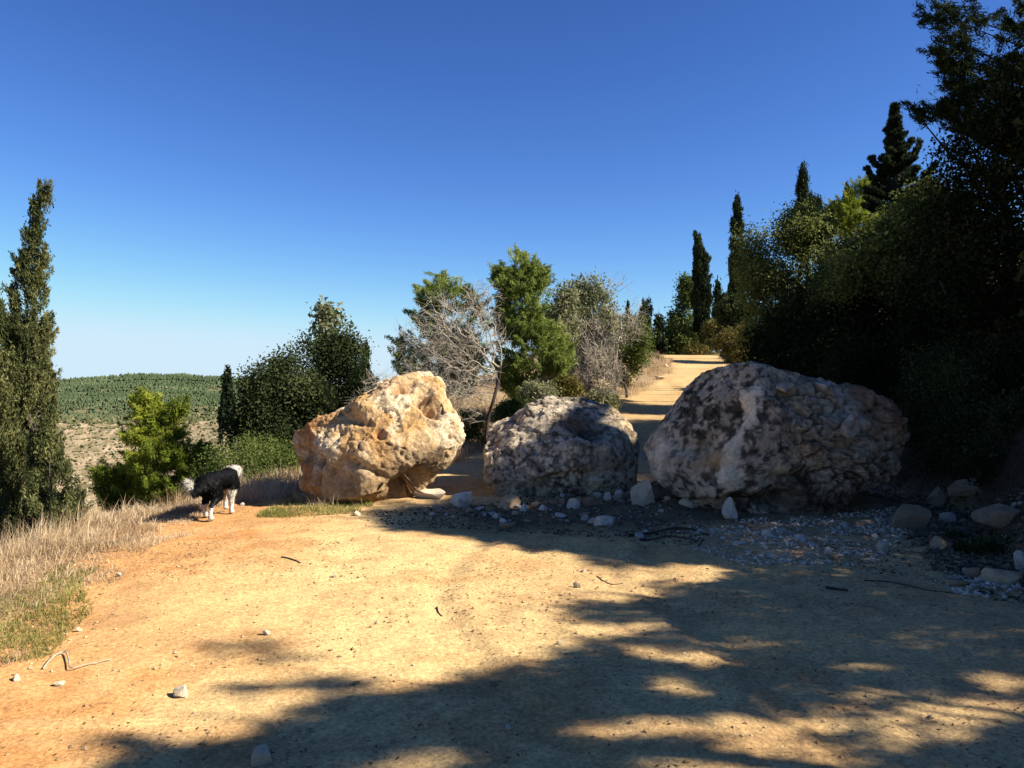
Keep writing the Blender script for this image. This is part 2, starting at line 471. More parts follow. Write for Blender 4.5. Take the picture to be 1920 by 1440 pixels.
terr = (np.floor(q) + sstep(0.55, 0.95, fr)) * st - wob
fz = fz * (1 - 0.8 * slope_zone) + terr * 0.8 * slope_zone
riser = np.exp(-((fr - 0.75) / 0.18) ** 2) * slope_zone
nA = fbm(xy0(a, b, 0.05), 4, 0.6, seed=45); nB = fbm(xy0(a, b, 0.22), 3, 0.6, seed=46)
fc = mixc(np.repeat(np.array([[0.20, 0.165, 0.090]]), len(a), 0), np.array([[0.33, 0.24, 0.142]]), np.clip(0.4 + nA + 0.6 * nB, 0, 1))
fc = mixc(fc, np.array([[0.48, 0.37, 0.25]]), np.clip(riser * (0.35 + 1.3 * nB + 0.8 * nA), 0, 1))
fc = mixc(fc, np.array([[0.10, 0.10, 0.05]]), sstep(628, 660, b + 14 * nA) * 0.8)
ii = np.arange(len(a)).reshape(len(fy), len(fx))
Qf = np.stack([ii[:-1, :-1], ii[:-1, 1:], ii[1:, 1:], ii[1:, :-1]], 2).reshape(-1, 4)
M_far = col_mat('far_earth', fine=0.9, amt=0.35, bump=0.4, coarse=0.2)
tag(mesh_obj('far_hill', np.stack([a, b, fz], 1), Qf, M_far, attrs={'col': ('POINT', 'FLOAT_COLOR', np.clip(fc, 0.01, 0.8))}, smooth=False),
    'wide hill across the valley, terraced below and wooded on top', None, None, 'structure')

def far_height(x, y):
    i = np.clip(np.searchsorted(fx, x) - 1, 0, len(fx) - 2); j = np.clip(np.searchsorted(fy, y) - 1, 0, len(fy) - 2)
    return fz.reshape(FX.shape)[j, i]

def blobs(pts, sx, sz, point, seed, sub=1):
    r = np.random.default_rng(seed)
    if sub == 0:
        V0 = np.array([[1, 0, -.2], [0, 1, -.2], [-1, 0, -.2], [0, -1, -.2], [0, 0, 1.0], [0, 0, -.8]], float); F0 = np.array([[0, 1, 4], [1, 2, 4], [2, 3, 4], [3, 0, 4], [1, 0, 5], [2, 1, 5], [3, 2, 5], [0, 3, 5]])
    else: V0, F0 = icosphere(sub)
    n = len(pts); m = len(V0)
    V = np.repeat(V0[None], n, 0) * (1 + 0.38 * (r.random((n, m, 1)) - 0.5) * 2)
    zz_ = V[:, :, 2]
    taper = 1 - point * np.clip((zz_ + 0.2), 0, 1)
    V[:, :, 0] *= taper; V[:, :, 1] *= taper
    V = V * np.stack([sx, sx, sz], 1)[:, None, :] + pts[:, None, :]
    Fc = (F0[None] + (np.arange(n) * m)[:, None, None]).reshape(-1, 3)
    return V.reshape(-1, 3), Fc, n, len(F0)

r = np.random.default_rng(51)
n = 36000
yy = 640 + 380 * r.random(n) ** 0.8; pp = r.uniform(-260, 620, n); xx = (pp - CX) / F * yy
keep = 1.4 * fbm(xy0(xx, yy, 0.022), 3, 0.6, seed=52) + np.clip((yy - 655) / 60, -1, .55) > r.uniform(-0.3, 0.45, n)
xx, yy = xx[keep], yy[keep]
h = r.uniform(1.6, 4.6, len(xx)) * np.interp(yy, [640, 700, 1000], [0.7, 0.95, 1.1])
V, Fc, nn, fm = blobs(np.stack([xx, yy, far_height(xx, yy) + h * 0.52], 1), h * r.uniform(0.30, 0.52, len(xx)), h * 0.52, 0.1, 53, 0)
M_forest = leaf_mat('far_pine_leaf', (0.056, 0.080, 0.040), (0.092, 0.120, 0.058), (0.145, 0.17, 0.085), 0.2)
tn = np.repeat(np.clip(0.45 + 0.6 * fbm(xy0(xx, yy, 0.025), 3, seed=54) + r.uniform(-0.2, 0.2, len(xx)), 0, 1), fm)
tag(mesh_obj('forest', V, Fc, M_forest, attrs={'tint': ('FACE', 'FLOAT', tn)}), 'pine forest covering the top of the far hill', 'forest', None, 'stuff')

n = 7500
yy = r.uniform(452, 672, n); pp = r.uniform(0, 620, n); xx = (pp - CX) / F * yy
dens = fbm(xy0(xx, yy, 0.05), 3, seed=57)
keep = dens + np.interp(yy, [470, 530, 600, 640], [0.7, 0.3, 0.3, 0.9]) > r.uniform(-0.5, 0.45, n)
xx, yy = xx[keep], yy[keep]
s = r.uniform(0.4, 1.3, len(xx)) * np.interp(yy, [450, 510, 600, 640, 672], [1.6, 0.9, 0.9, 1.7, 2.2])
V, Fc, nn, fm = blobs(np.stack([xx, yy, far_height(xx, yy) + s * 0.4], 1), s * 1.1, s * 0.8, 0.1, 58)
M_scrub = leaf_mat('far_scrub_leaf', (0.075, 0.085, 0.038), (0.125, 0.13, 0.06), (0.19, 0.175, 0.085), 0.15)
tag(mesh_obj('scrub', V, Fc, M_scrub, attrs={'tint': ('FACE', 'FLOAT', np.repeat(r.random(len(xx)), fm))}), 'low grey green scrub over the terraces of the far hill', 'scrub', None, 'stuff')

n = 6500
yy = r.uniform(490, 640, n); pp = r.uniform(40, 560, n); xx = (pp - CX) / F * yy
keep = fbm(xy0(xx, yy, 0.06), 3, seed=61) > r.uniform(-0.5, 0.5, n)
xx, yy = xx[keep], yy[keep]; s = r.uniform(0.15, 0.6, len(xx))
V, Fc, nn, fm = blobs(np.stack([xx, yy, far_height(xx, yy) + s * 0.3], 1), s * 1.9, s * 0.6, 0.0, 62, sub=1)
M_frock = tint_mat('far_limestone', (0.34, 0.25, 0.155), (0.60, 0.475, 0.33))
tag(mesh_obj('terrace_rocks', V, Fc, M_frock, attrs={'tint': ('FACE', 'FLOAT', np.repeat(r.random(len(xx)), fm))}), 'pale limestone ledges and rocks strewn on the far terraces', 'rocks', None, 'stuff')
# ------------------------------------------------------------------ boulders
def facet(V, seed, n, lo, hi, ybias=-0.5):
    """break flat faces off the bulges"""
    rr = np.random.default_rng(seed); lo0, hi0 = V.min(0) / 1.03, V.max(0) / 1.03
    for _ in range(n):
        nn = unit(rr.normal(size=3) + np.array([0, ybias, 0]))
        h = (V @ nn).max() - rr.uniform(lo, hi)
        V = V - nn[None] * (np.maximum(V @ nn - h, 0) * 0.95)[:, None]
    return lo0 + (V - V.min(0)) * (hi0 - lo0) / (V.max(0) - V.min(0))      # keep the overall size

def outline_R(outline, c, d, th):
    """silhouette as radius over angle, metres"""
    pts = []
    for k in range(len(outline)):
        p, q = np.array(outline[k], float), np.array(outline[(k + 1) % len(outline)], float)
        for t in np.linspace(0, 1, 8, endpoint=False): pts.append(p + (q - p) * t)
    pts = np.array(pts)
    x = (pts[:, 0] - c[0]) / F * d; z = -(pts[:, 1] - c[1]) / F * d
    a = np.arctan2(z, x); R = np.hypot(x, z); o = np.argsort(a)
    a, R = a[o], R[o]
    return np.interp(th, np.concatenate([a - 2 * np.pi, a, a + 2 * np.pi]), np.tile(R, 3))

def boulder_base(outline, c, d, Df, Db, p, tilt, sub, planes, seed):
    n, Fc = icosphere(sub)
    th = np.arctan2(n[:, 2], n[:, 0]); t = np.hypot(n[:, 0], n[:, 2]); u = np.abs(n[:, 1])
    R = outline_R(outline, c, d, th)
    k = (t ** p + u ** p) ** (-1 / p)
    r = R * t * k
    D = np.where(n[:, 1] < 0, Df, Db)
    V = np.stack([r * np.cos(th), D * u * k * np.sign(n[:, 1]), r * np.sin(th)], 1)
    # broken faces: flatten what sticks out past a few planes
    for nx_, ny_, nz_, h in planes:
        pn = unit(np.array([nx_, ny_, nz_], float))
        e = np.maximum(V @ pn - h, 0)
        V = V - pn[None] * (e * 0.88)[:, None]
    V[:, 1] += tilt * V[:, 2]
    return V, Fc

def seg_dist(u, v, pts):
    best = np.full(len(u), 1e9)
    for (x0, y0), (x1, y1) in zip(pts[:-1], pts[1:]):
        dx, dy = x1 - x0, y1 - y0
        t = np.clip(((u - x0) * dx + (v - y0) * dy) / (dx * dx + dy * dy), 0, 1)
        best = np.minimum(best, np.hypot(u - x0 - t * dx, v - y0 - t * dy))
    return best

def gauss(u, v, x, y, rx, ry=None, rot=0):
    ry = ry or rx; c, s = math.cos(math.radians(rot)), math.sin(math.radians(rot))
    a = ((u - x) * c + (v - y) * s) / rx; b = (-(u - x) * s + (v - y) * c) / ry
    return np.exp(-(a * a + b * b))

def blotch(p, scale, lo, hi, seed, octv=5, gain=0.62):
    return sstep(lo, hi, fbm(p * scale, octv, gain, seed=seed))

def flat(Cn, colr, w): return Cn * (1 - w[:, None]) + np.array(colr)[None] * w[:, None]

M_rock = col_mat('limestone', fine=26.0, amt=0.30, bump=0.035, coarse=9.0)
CREAM, OCHRE, RUST, UMBER = (0.60, 0.44, 0.245), (0.52, 0.315, 0.13), (0.37, 0.165, 0.06), (0.19, 0.115, 0.06)
GREY, WHITE, LICHEN, TAN = (0.36, 0.34, 0.31), (0.58, 0.55, 0.50), (0.035, 0.035, 0.036), (0.44, 0.34, 0.22)

# --- sunlit ochre boulder on the left
o1 = [(548, 826), (549, 850), (553, 868), (560, 878), (560, 890), (556, 903), (565, 912), (600, 922), (612, 937), (660, 944), (700, 942), (745, 936), (760, 930), (800, 920), (830, 905), (850, 880), (862, 850), (870, 815), (868, 790), (862, 765), (850, 740), (835, 722), (815, 708), (795, 698), (775, 696), (755, 704), (735, 708), (715, 713), (702, 728), (690, 738), (672, 757), (650, 768), (625, 778), (600, 790), (575, 805), (560, 813)]
c1, d1 = (712, 835), 10.6
V, Fc = boulder_base(o1, c1, d1, 0.80, 0.75, 2.5, 0.42, 7, [(-0.2, -0.9, 0.45, 0.62), (0.45, -0.8, 0.35, 0.72), (-0.75, -0.65, -0.05, 0.74), (0.1, -0.9, -0.3, 0.62), (0.55, -0.7, -0.35, 0.74)], 1)
V = facet(V * 1.05, 301, 44, 0.04, 0.15)
u = c1[0] + V[:, 0] * F / d1; v = c1[1] - V[:, 2] * F / d1; fr = (V[:, 1] - 0.42 * V[:, 2] < 0.1)
nor = vnormals(V, Fc)
g = lambda *a: gauss(u, v, *a) * fr
dep = (0.72 * g(784, 908, 36, 27, -12) + 0.22 * g(815, 915, 30, 20) + 0.20 * g(768, 905, 22, 18) + 0.24 * g(792, 738, 17, 13, 25) + 0.25 * g(815, 762, 18, 11, 35) + 0.12 * g(757, 722, 18, 7, -10)
       + 0.13 * g(570, 850, 7, 26, 10) + 0.10 * g(590, 838, 9, 15) + 0.16 * g(622, 850, 8, 7) + 0.10 * g(731, 895, 9, 5, -30)
       + 0.10 * g(618, 885, 5, 30, 4) + 0.09 * g(727, 800, 9, 6, 30) + 0.10 * g(686, 850, 8, 9) + 0.08 * g(655, 802, 7, 6) + 0.07 * g(720, 868, 30, 7, 30)
       - 0.13 * g(690, 760, 22, 15, 25) + 0.09 * g(686, 781, 20, 6, 10) - 0.06 * g(640, 830, 20, 14) - 0.05 * g(690, 842, 11, 12) - 0.05 * g(570, 905, 15, 14))
wp = 0.5 * np.stack([fbm(V * 4 + k * 7, 3, 0.6, seed=90 + k) for k in range(3)], 1)
f1, f2, cid = worley(V * np.array([7.0, 7, 9]) + wp * 2.4, 4)
g1, g2, gid = worley(V * 2.6 + wp * 0.6 + 8, 94); k1, k2, kid = worley(V * 6.5 + wp + 2, 95)
pitz = fr * sstep(630, 670, u) * sstep(880, 840, v) * 0.9 + 0.35
pits = sstep(0.42, 0.10, f1) * (cid > 0.45) * pitz
f1b, f2b, cidb = worley(V * 13 + 3.1 + wp * 3.5, 14)
pits2 = sstep(0.45, 0.12, f1b) * (cidb > 0.55) * (0.3 + blotch(V, 2.5, -0.1, 0.3, 15))
lump = fbm(V * 2.1, 4, 0.55, seed=5); fine = fbm(V * 9, 4, 0.6, seed=6); rid = ridged(V * 3.4 + 5, 4, 0.55, seed=8)
smooth_face = sstep(845, 880, v) * sstep(600, 640, u) * sstep(770, 740, u)
disp = (0.030 * lump + (0.026 * fine + 0.028 * (rid - 0.62)) * (1 - 0.4 * smooth_face) + 0.045 * (gid - 0.5) * (1 - smooth_face) + (0.018 * (kid - 0.5) - 0.016 * sstep(0.12, 0, k2 - k1)) * (1 - 0.7 * smooth_face)
        - (0.032 * pits + 0.012 * pits2) * (1 - 0.7 * smooth_face) - dep)
V2 = V + nor * disp[:, None]
Cn = np.repeat(np.array([CREAM]), len(V), 0)
Cn = flat(Cn, OCHRE, blotch(V, 1.8, -0.15, 0.30, 21))
Cn = flat(Cn, (0.74, 0.60, 0.39), 0.9 * blotch(V + 4, 2.6, -0.05, 0.2, 22))
leftend = sstep(660, 585, u + 22 * lump)
Cn = flat(Cn, RUST, np.clip(0.95 * leftend * blotch(V, 3, -0.5, 0.05, 23) + 0.8 * g(750, 722, 24, 12) + 0.55 * g(805, 750, 24, 16) + 0.5 * g(720, 800, 22, 16), 0, 1))
Cn = flat(Cn, UMBER, np.clip(0.7 * pits + 0.5 * sstep(0.1, 0, k2 - k1) * blotch(V, 2.0, -0.1, 0.2, 28) + 0.5 * sstep(0.12, 0.3, dep), 0, 0.85))  # umber in pits and cracks; deep hollows also darkened as shade
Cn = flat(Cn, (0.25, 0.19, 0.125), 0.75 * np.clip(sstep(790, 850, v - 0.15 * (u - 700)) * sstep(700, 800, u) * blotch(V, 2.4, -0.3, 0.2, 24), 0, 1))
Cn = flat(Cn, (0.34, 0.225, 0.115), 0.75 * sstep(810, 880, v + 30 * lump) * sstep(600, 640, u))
Cn = flat(Cn, (0.06, 0.04, 0.025), np.clip(0.9 * g(784, 908, 36, 27, -12), 0, 0.8))  # black of the shadowed hollow painted into the rock colour
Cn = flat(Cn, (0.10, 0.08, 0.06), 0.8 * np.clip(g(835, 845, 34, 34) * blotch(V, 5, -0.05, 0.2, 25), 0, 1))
Cn = flat(Cn, (0.17, 0.12, 0.07), 0.55 * blotch(V, 9, 0.12, 0.32, 26))
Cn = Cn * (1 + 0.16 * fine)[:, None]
r1 = thing('boulder', (P(c1[0], 940, d1)[0], d1, 0), 'huge sunlit ochre boulder with rusty left end and a dark hollow underneath', 'boulder', 'boulders blocking the track')
def set_rock(root, V2, Fc, Cn, c, d, name='rock', **kw):
    o = mesh_obj(name, V2 + P(c[0], c[1], d)[None], Fc, M_rock, parent=root, attrs={'col': ('POINT', 'FLOAT_COLOR', np.clip(Cn, 0.012, 0.8))}, smooth=True, loc=root.location)
    return o
V2[:, 2] -= 0.035
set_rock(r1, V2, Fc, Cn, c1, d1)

# --- grey spotted boulder in the middle
o2 = [(911, 850), (912, 812), (923, 796), (948, 782), (985, 764), (1010, 756), (1035, 748), (1070, 745), (1105, 744), (1135, 750), (1158, 764), (1176, 784), (1190, 806), (1197, 834), (1199, 868), (1190, 900), (1150, 920), (1100, 926), (1040, 926), (980, 922), (930, 915), (914, 890)]
c2, d2 = (1055, 842), 11.25
V, Fc = boulder_base(o2, c2, d2, 0.85, 0.8, 2.9, 0.50, 7, [(-0.35, -0.75, 0.6, 0.66), (0.35, -0.8, -0.3, 0.72), (0.75, -0.5, 0.3, 0.82), (-0.3, -0.9, -0.1, 0.72), (0.1, -0.35, 0.93, 0.58)], 2)
V = facet(V * 1.04, 302, 34, 0.03, 0.10)
u = c2[0] + V[:, 0] * F / d2; v = c2[1] - V[:, 2] * F / d2; fr = (V[:, 1] - 0.5 * V[:, 2] < 0.1)
nor = vnormals(V, Fc); g = lambda *a: gauss(u, v, *a) * fr
dep = 0.16 * g(1095, 800, 34, 14, 12) + 0.10 * g(965, 786, 10, 6) + 0.06 * g(984, 832, 5, 4) + 0.06 * g(1002, 835, 4, 5) + 0.05 * g(965, 800, 18, 5) + 0.10 * g(1060, 880, 90, 8, -8) - 0.05 * g(990, 765, 14, 7) + 0.10 * g(1010, 905, 40, 12) + 0.05 * g(925, 830, 8, 20)
wp = 0.6 * np.stack([fbm(V * 3.5 + k * 7, 3, 0.6, seed=96 + k) for k in range(3)], 1)
f1, f2, cid = worley(V * 3.2 + wp + 2, 34)
k1, k2, kid = worley(V * np.array([7, 7, 9.0]) + wp * 1.6, 33)
crack = sstep(0.10, 0.0, f2 - f1) * blotch(V, 2, -0.2, 0.2, 36)
f1b, f2b, cidb = worley(V * 13 + 2 + wp, 35)
pits2 = sstep(0.42, 0.12, f1b) * (cidb > 0.5)
lump = fbm(V * 2.3, 4, 0.55, seed=37); fine = fbm(V * 10, 4, 0.62, seed=38)
disp = 0.032 * lump + 0.018 * fine - 0.018 * crack - 0.016 * pits2 - dep + 0.028 * (ridged(V * 3.2, 4, 0.5, seed=39) - 0.62) + 0.05 * (cid - 0.5) + 0.010 * (kid - 0.5)
V2 = V + nor * disp[:, None]
Cn = np.repeat(np.array([(0.56, 0.49, 0.40)]), len(V), 0)
Cn = flat(Cn, (0.68, 0.595, 0.475), 0.9 * blotch(V, 2.6, -0.05, 0.25, 41))
Cn = flat(Cn, (0.36, 0.305, 0.24), 0.7 * blotch(V + 3, 3.0, 0.0, 0.3, 42))
Cn = flat(Cn, TAN, 0.9 * np.clip(sstep(1115, 1165, u - 0.4 * (v - 760)) * sstep(905, 780, v) + 0.7 * g(1000, 880, 60, 40) * 0.3, 0, 1) * blotch(V, 2.5, -0.5, 0.1, 43))
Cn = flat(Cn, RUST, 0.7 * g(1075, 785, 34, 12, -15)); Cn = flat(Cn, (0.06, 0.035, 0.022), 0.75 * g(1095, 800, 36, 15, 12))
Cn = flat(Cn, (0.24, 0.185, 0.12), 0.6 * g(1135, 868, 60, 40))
lich = blotch(V, 8.5, 0.06, 0.17, 44) * (0.35 + 0.65 * blotch(V, 1.6, -0.2, 0.2, 45))
Cn = flat(Cn, LICHEN, 0.66 * lich * (1 - 0.7 * g(1135, 868, 60, 40)))
Cn = flat(Cn, (0.055, 0.05, 0.048), 0.65 * blotch(V, 14, 0.14, 0.28, 46))
Cn = flat(Cn, (0.62, 0.58, 0.53), 0.8 * np.clip(g(975, 895, 12, 14) + g(985, 905, 8, 12, 20), 0, 1) * blotch(V, 6, -0.3, 0.1, 47))
Cn = flat(Cn, (0.05, 0.042, 0.035), 0.8 * crack)
Cn = flat(Cn, (0.03, 0.028, 0.026), 0.8 * pits2)
Cn = Cn * (1 + 0.3 * fine)[:, None] * np.array([[1.05, 0.99, 0.86]])
r2 = thing('boulder', (P(c2[0], 922, d2)[0], d2, 0), 'flat-topped grey boulder spotted with black lichen, between the other two boulders', 'boulder', 'boulders blocking the track')
set_rock(r2, V2, Fc, Cn, c2, d2)

# --- the largest boulder on the right, in shade
o3 = [(1213, 850), (1219, 832), (1238, 812), (1254, 790), (1268, 766), (1284, 744), (1298, 722), (1318, 700), (1344, 687), (1372, 682), (1400, 684), (1430, 689), (1447, 698), (1480, 705), (1500, 713), (1522, 716), (1545, 720), (1570, 732), (1600, 731), (1640, 744), (1660, 754), (1685, 750), (1702, 764), (1713, 785), (1717, 810), (1702, 824), (1682, 830), (1674, 846), (1660, 870), (1640, 892), (1600, 916), (1560, 932), (1520, 948), (1495, 976), (1460, 990), (1425, 972), (1400, 955), (1360, 948), (1310, 944), (1285, 934), (1250, 912), (1228, 886), (1216, 870)]
c3, d3 = (1450, 830), 9.75
V, Fc = boulder_base(o3, c3, d3, 0.95, 1.0, 2.7, 0.38, 7, [(-0.55, -0.75, 0.35, 0.86), (0.35, -0.8, 0.45, 0.70), (0.1, -0.85, -0.5, 0.66), (0.75, -0.65, 0.0, 1.12), (-0.8, -0.55, -0.2, 1.20), (-0.2, -0.95, 0.1, 0.84)], 3)
V = facet(V * 1.05, 303, 50, 0.05, 0.16)
u = c3[0] + V[:, 0] * F / d3; v = c3[1] - V[:, 2] * F / d3; fr = (V[:, 1] - 0.38 * V[:, 2] < 0.2)
nor = vnormals(V, Fc); g = lambda *a: gauss(u, v, *a) * fr
vein = [(1385, 742), (1376, 785), (1345, 825), (1330, 880)]
ledge = [(1200, 905), (1330, 880), (1420, 885), (1470, 872)]
dv = seg_dist(u, v, vein)
dep = (-0.05 * np.exp(-(dv / 16) ** 2) * fr + 0.10 * np.exp(-(seg_dist(u, v, [(1362, 765), (1335, 810), (1290, 835)]) / 18) ** 2) * fr
       + 0.34 * g(1340, 932, 80, 20) + 0.24 * g(1420, 918, 26, 30) + 0.18 * g(1600, 925, 50, 25, -20) + 0.12 * g(1445, 880, 45, 10, -8)
       + 0.09 * np.exp(-(seg_dist(u, v, [(1445, 735), (1490, 760), (1530, 770)]) / 4) ** 2) * fr + 0.08 * np.exp(-(seg_dist(u, v, [(1490, 818), (1540, 830), (1600, 815), (1640, 845)]) / 5) ** 2) * fr
       + 0.08 * np.exp(-(seg_dist(u, v, [(1565, 760), (1590, 800), (1630, 815)]) / 4) ** 2) * fr - 0.07 * g(1590, 790, 14, 34, -28) - 0.06 * g(1680, 790, 25, 20) - 0.05 * g(1240, 850, 20, 30))
w = np.array([5.5, 5.5, 6.5]); warp = 0.35 * np.stack([fbm(V * 3 + k * 9, 3, seed=50 + k) for k in range(3)], 1)
f1, f2, cid = worley(V * 4.2 + warp * 1.6 + 1, 54)
fract = sstep(1410, 1500, u + 30 * vnoise(V * 3, 55)) * sstep(690, 720, v)
crack = sstep(0.11, 0.0, f2 - f1) * (0.12 + 0.88 * fract)
f1c, f2c, cidc = worley(V * 9.5 + warp * 2.4, 64)
crack2 = sstep(0.12, 0.0, f2c - f1c) * fract * sstep(790, 830, v)
lump = fbm(V * 1.9, 4, 0.55, seed=57); fine = fbm(V * 9, 4, 0.62, seed=58)
fin2 = fbm(V * 21, 3, 0.6, seed=60)
f1d, f2d, cidd = worley(V * 12 + warp * 3, 69)
disp = 0.030 * lump + 0.020 * fine + 0.014 * fin2 - 0.018 * sstep(0.4, 0.1, f1d) * (cidd > 0.4) * (1 - fract) - 0.06 * crack - 0.03 * crack2 + 0.07 * (cid - 0.5) * fract + 0.016 * (cidc - 0.5) * fract - dep + 0.06 * (ridged(V * 2.6, 4, 0.5, seed=59) - 0.62)
V2 = V + nor * disp[:, None]
Cn = np.repeat(np.array([(0.54, 0.475, 0.395)]), len(V), 0)
Cn = flat(Cn, (0.38, 0.32, 0.25), 0.7 * blotch(V, 2.2, -0.1, 0.25, 61))
Cn = flat(Cn, (0.50, 0.37, 0.25), 0.6 * fract * blotch(V, 1.7, -0.15, 0.2, 62))
Cn = flat(Cn, (0.36, 0.19, 0.11), 0.75 * np.clip(sstep(1550, 1640, u - 0.2 * (v - 760)) * sstep(850, 790, v) * blotch(V, 2.8, -0.4, 0.15, 63) + 0.5 * g(1475, 835, 30, 18), 0, 1))
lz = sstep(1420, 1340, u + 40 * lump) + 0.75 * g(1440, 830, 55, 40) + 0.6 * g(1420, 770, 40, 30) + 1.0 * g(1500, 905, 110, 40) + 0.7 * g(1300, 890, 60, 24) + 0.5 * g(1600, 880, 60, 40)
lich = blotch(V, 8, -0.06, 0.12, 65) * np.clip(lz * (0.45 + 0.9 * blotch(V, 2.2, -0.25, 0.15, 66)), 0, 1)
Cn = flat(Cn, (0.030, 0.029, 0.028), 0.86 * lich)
Cn = flat(Cn, (0.03, 0.03, 0.03), 0.85 * blotch(V, 15, 0.06, 0.22, 67) * (1 - fract * 0.6))
pale = np.clip(sstep(17, 9, dv + 26 * fbm(V * 6, 4, 0.6, seed=66) + 10 * fbm(V * 20, 2, seed=64)) * fr + 0.95 * g(1232, 852, 16, 38, 12) + 0.6 * np.exp(-(seg_dist(u, v, [(1330, 880), (1400, 890), (1430, 865), (1470, 858)]) / 11) ** 2) * fr * blotch(V, 5, -0.3, 0.1, 68) + 0.55 * g(1500, 740, 20, 9), 0, 1)
Cn = flat(Cn, (0.76, 0.69, 0.59), 0.95 * pale)
Cn = flat(Cn, (0.50, 0.34, 0.19), 0.9 * g(1310, 850, 30, 16, -25))
Cn = flat(Cn, (0.50, 0.44, 0.36), 0.7 * g(1592, 790, 13, 34, -28))
Cn = flat(Cn, (0.05, 0.042, 0.035), 0.8 * np.clip(g(1500, 925, 110, 30) + g(1345, 930, 80, 16), 0, 1))  # dark belly stain, with the shade of the undercut painted in
Cn = flat(Cn, (0.035, 0.028, 0.022), 0.85 * np.clip(crack + 0.7 * crack2, 0, 1))
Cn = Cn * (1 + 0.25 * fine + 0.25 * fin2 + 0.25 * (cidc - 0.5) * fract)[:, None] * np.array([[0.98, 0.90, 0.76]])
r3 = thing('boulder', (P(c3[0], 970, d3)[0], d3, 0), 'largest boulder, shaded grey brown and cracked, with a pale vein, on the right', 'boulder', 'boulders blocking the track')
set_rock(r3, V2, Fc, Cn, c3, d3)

# stones wedged in its top edge and flank
def chunk(seed, sub=4, rough=0.075, cuts=22):
    rr = np.random.default_rng(seed); V, Fc = icosphere(sub)
    for k in range(cuts):
        n = unit(rr.normal(size=3)); h = rr.uniform(0.38, 0.76)
        V = V - n[None] * (np.maximum(V @ n - h, 0) * 0.93)[:, None]
    nor = vnormals(V, Fc)
    V = V + nor * (rough * fbm(V * 2.3 + seed, 4, 0.55, seed=seed) + 0.25 * rough * fbm(V * 8 + seed, 3, 0.6, seed=seed + 1))[:, None]
    return V / np.abs(V).max(), Fc
def wedge(px, py, d, w, h, dp, rot, seed, c, label):
    V, Fc = chunk(seed); V = V * np.array([w / 2 / F * d, dp, h / 2 / F * d])
    a = math.radians(rot); V = V @ np.array([[math.cos(a), 0, math.sin(a)], [0, 1, 0], [-math.sin(a), 0, math.cos(a)]])
    Cq = np.repeat(np.array([c]), len(V), 0); Cq = flat(Cq, (0.22, 0.17, 0.12), 0.7 * blotch(V, 5, -0.05, 0.2, seed))
    o = set_rock(r3, V, Fc, Cq * (1 + 0.2 * fbm(V * 14, 3, seed=seed))[:, None], (px, py), d, 'wedged_stone')
    o['label'] = label
wedge(1546, 729, 9.55, 74, 44, 0.20, -24, 71, (0.56, 0.52, 0.46), 'pale stone wedged in the top edge of the boulder')
wedge(1594, 795, 9.05, 38, 84, 0.16, -30, 72, (0.42, 0.37, 0.31), 'long pale slab wedged in the flank of the boulder')
wedge(1478, 728, 9.2, 46, 30, 0.14, -14, 73, (0.36, 0.32, 0.25), 'squared block in the crown of the boulder')

# ------------------------------------------------------------------ loose stones
M_pale = stone_mat('pale_stone', (0.44, 0.385, 0.305), (0.66, 0.595, 0.49), (0.27, 0.22, 0.16))
M_tan = stone_mat('tan_stone', (0.33, 0.24, 0.14), (0.50, 0.38, 0.24), (0.20, 0.15, 0.10))
M_brown = stone_mat('brown_stone', (0.22, 0.165, 0.11), (0.33, 0.24, 0.155), (0.14, 0.11, 0.08))
M_sun = stone_mat('sunlit_stone', (0.64, 0.53, 0.36), (0.70, 0.60, 0.43), (0.52, 0.38, 0.22))
stone_meshes = {}
def stone_proto(seed, mat, sub=4):
    key = (seed, mat.name, sub)
    if key not in stone_meshes:
        V, Fc = chunk(100 + seed, sub)
        o = mesh_obj('stone', V, Fc, mat, smooth=True)
        try: o.data.set_sharp_from_angle(angle=math.radians(24))
        except Exception: pass
        stone_meshes[key] = o.data
        bpy.data.objects.remove(o)
    return stone_meshes[key]
def place_stone(name, x, y, w, h, dp, mat, seed, label, group=None, rot=0, sink=0.30, sub=4, cat='stone', tiltv=0):
    o = bpy.data.objects.new(name, stone_proto(seed, mat, sub)); col.objects.link(o)
    o.scale = (w / 2, dp / 2, h / 2)
    o.rotation_euler = (tiltv, tiltv * 0.6, rot)
    o.location = (x, y, float(Hd(x, y)[0]) + h * (0.5 - sink))
    return tag(o, label, cat, group)

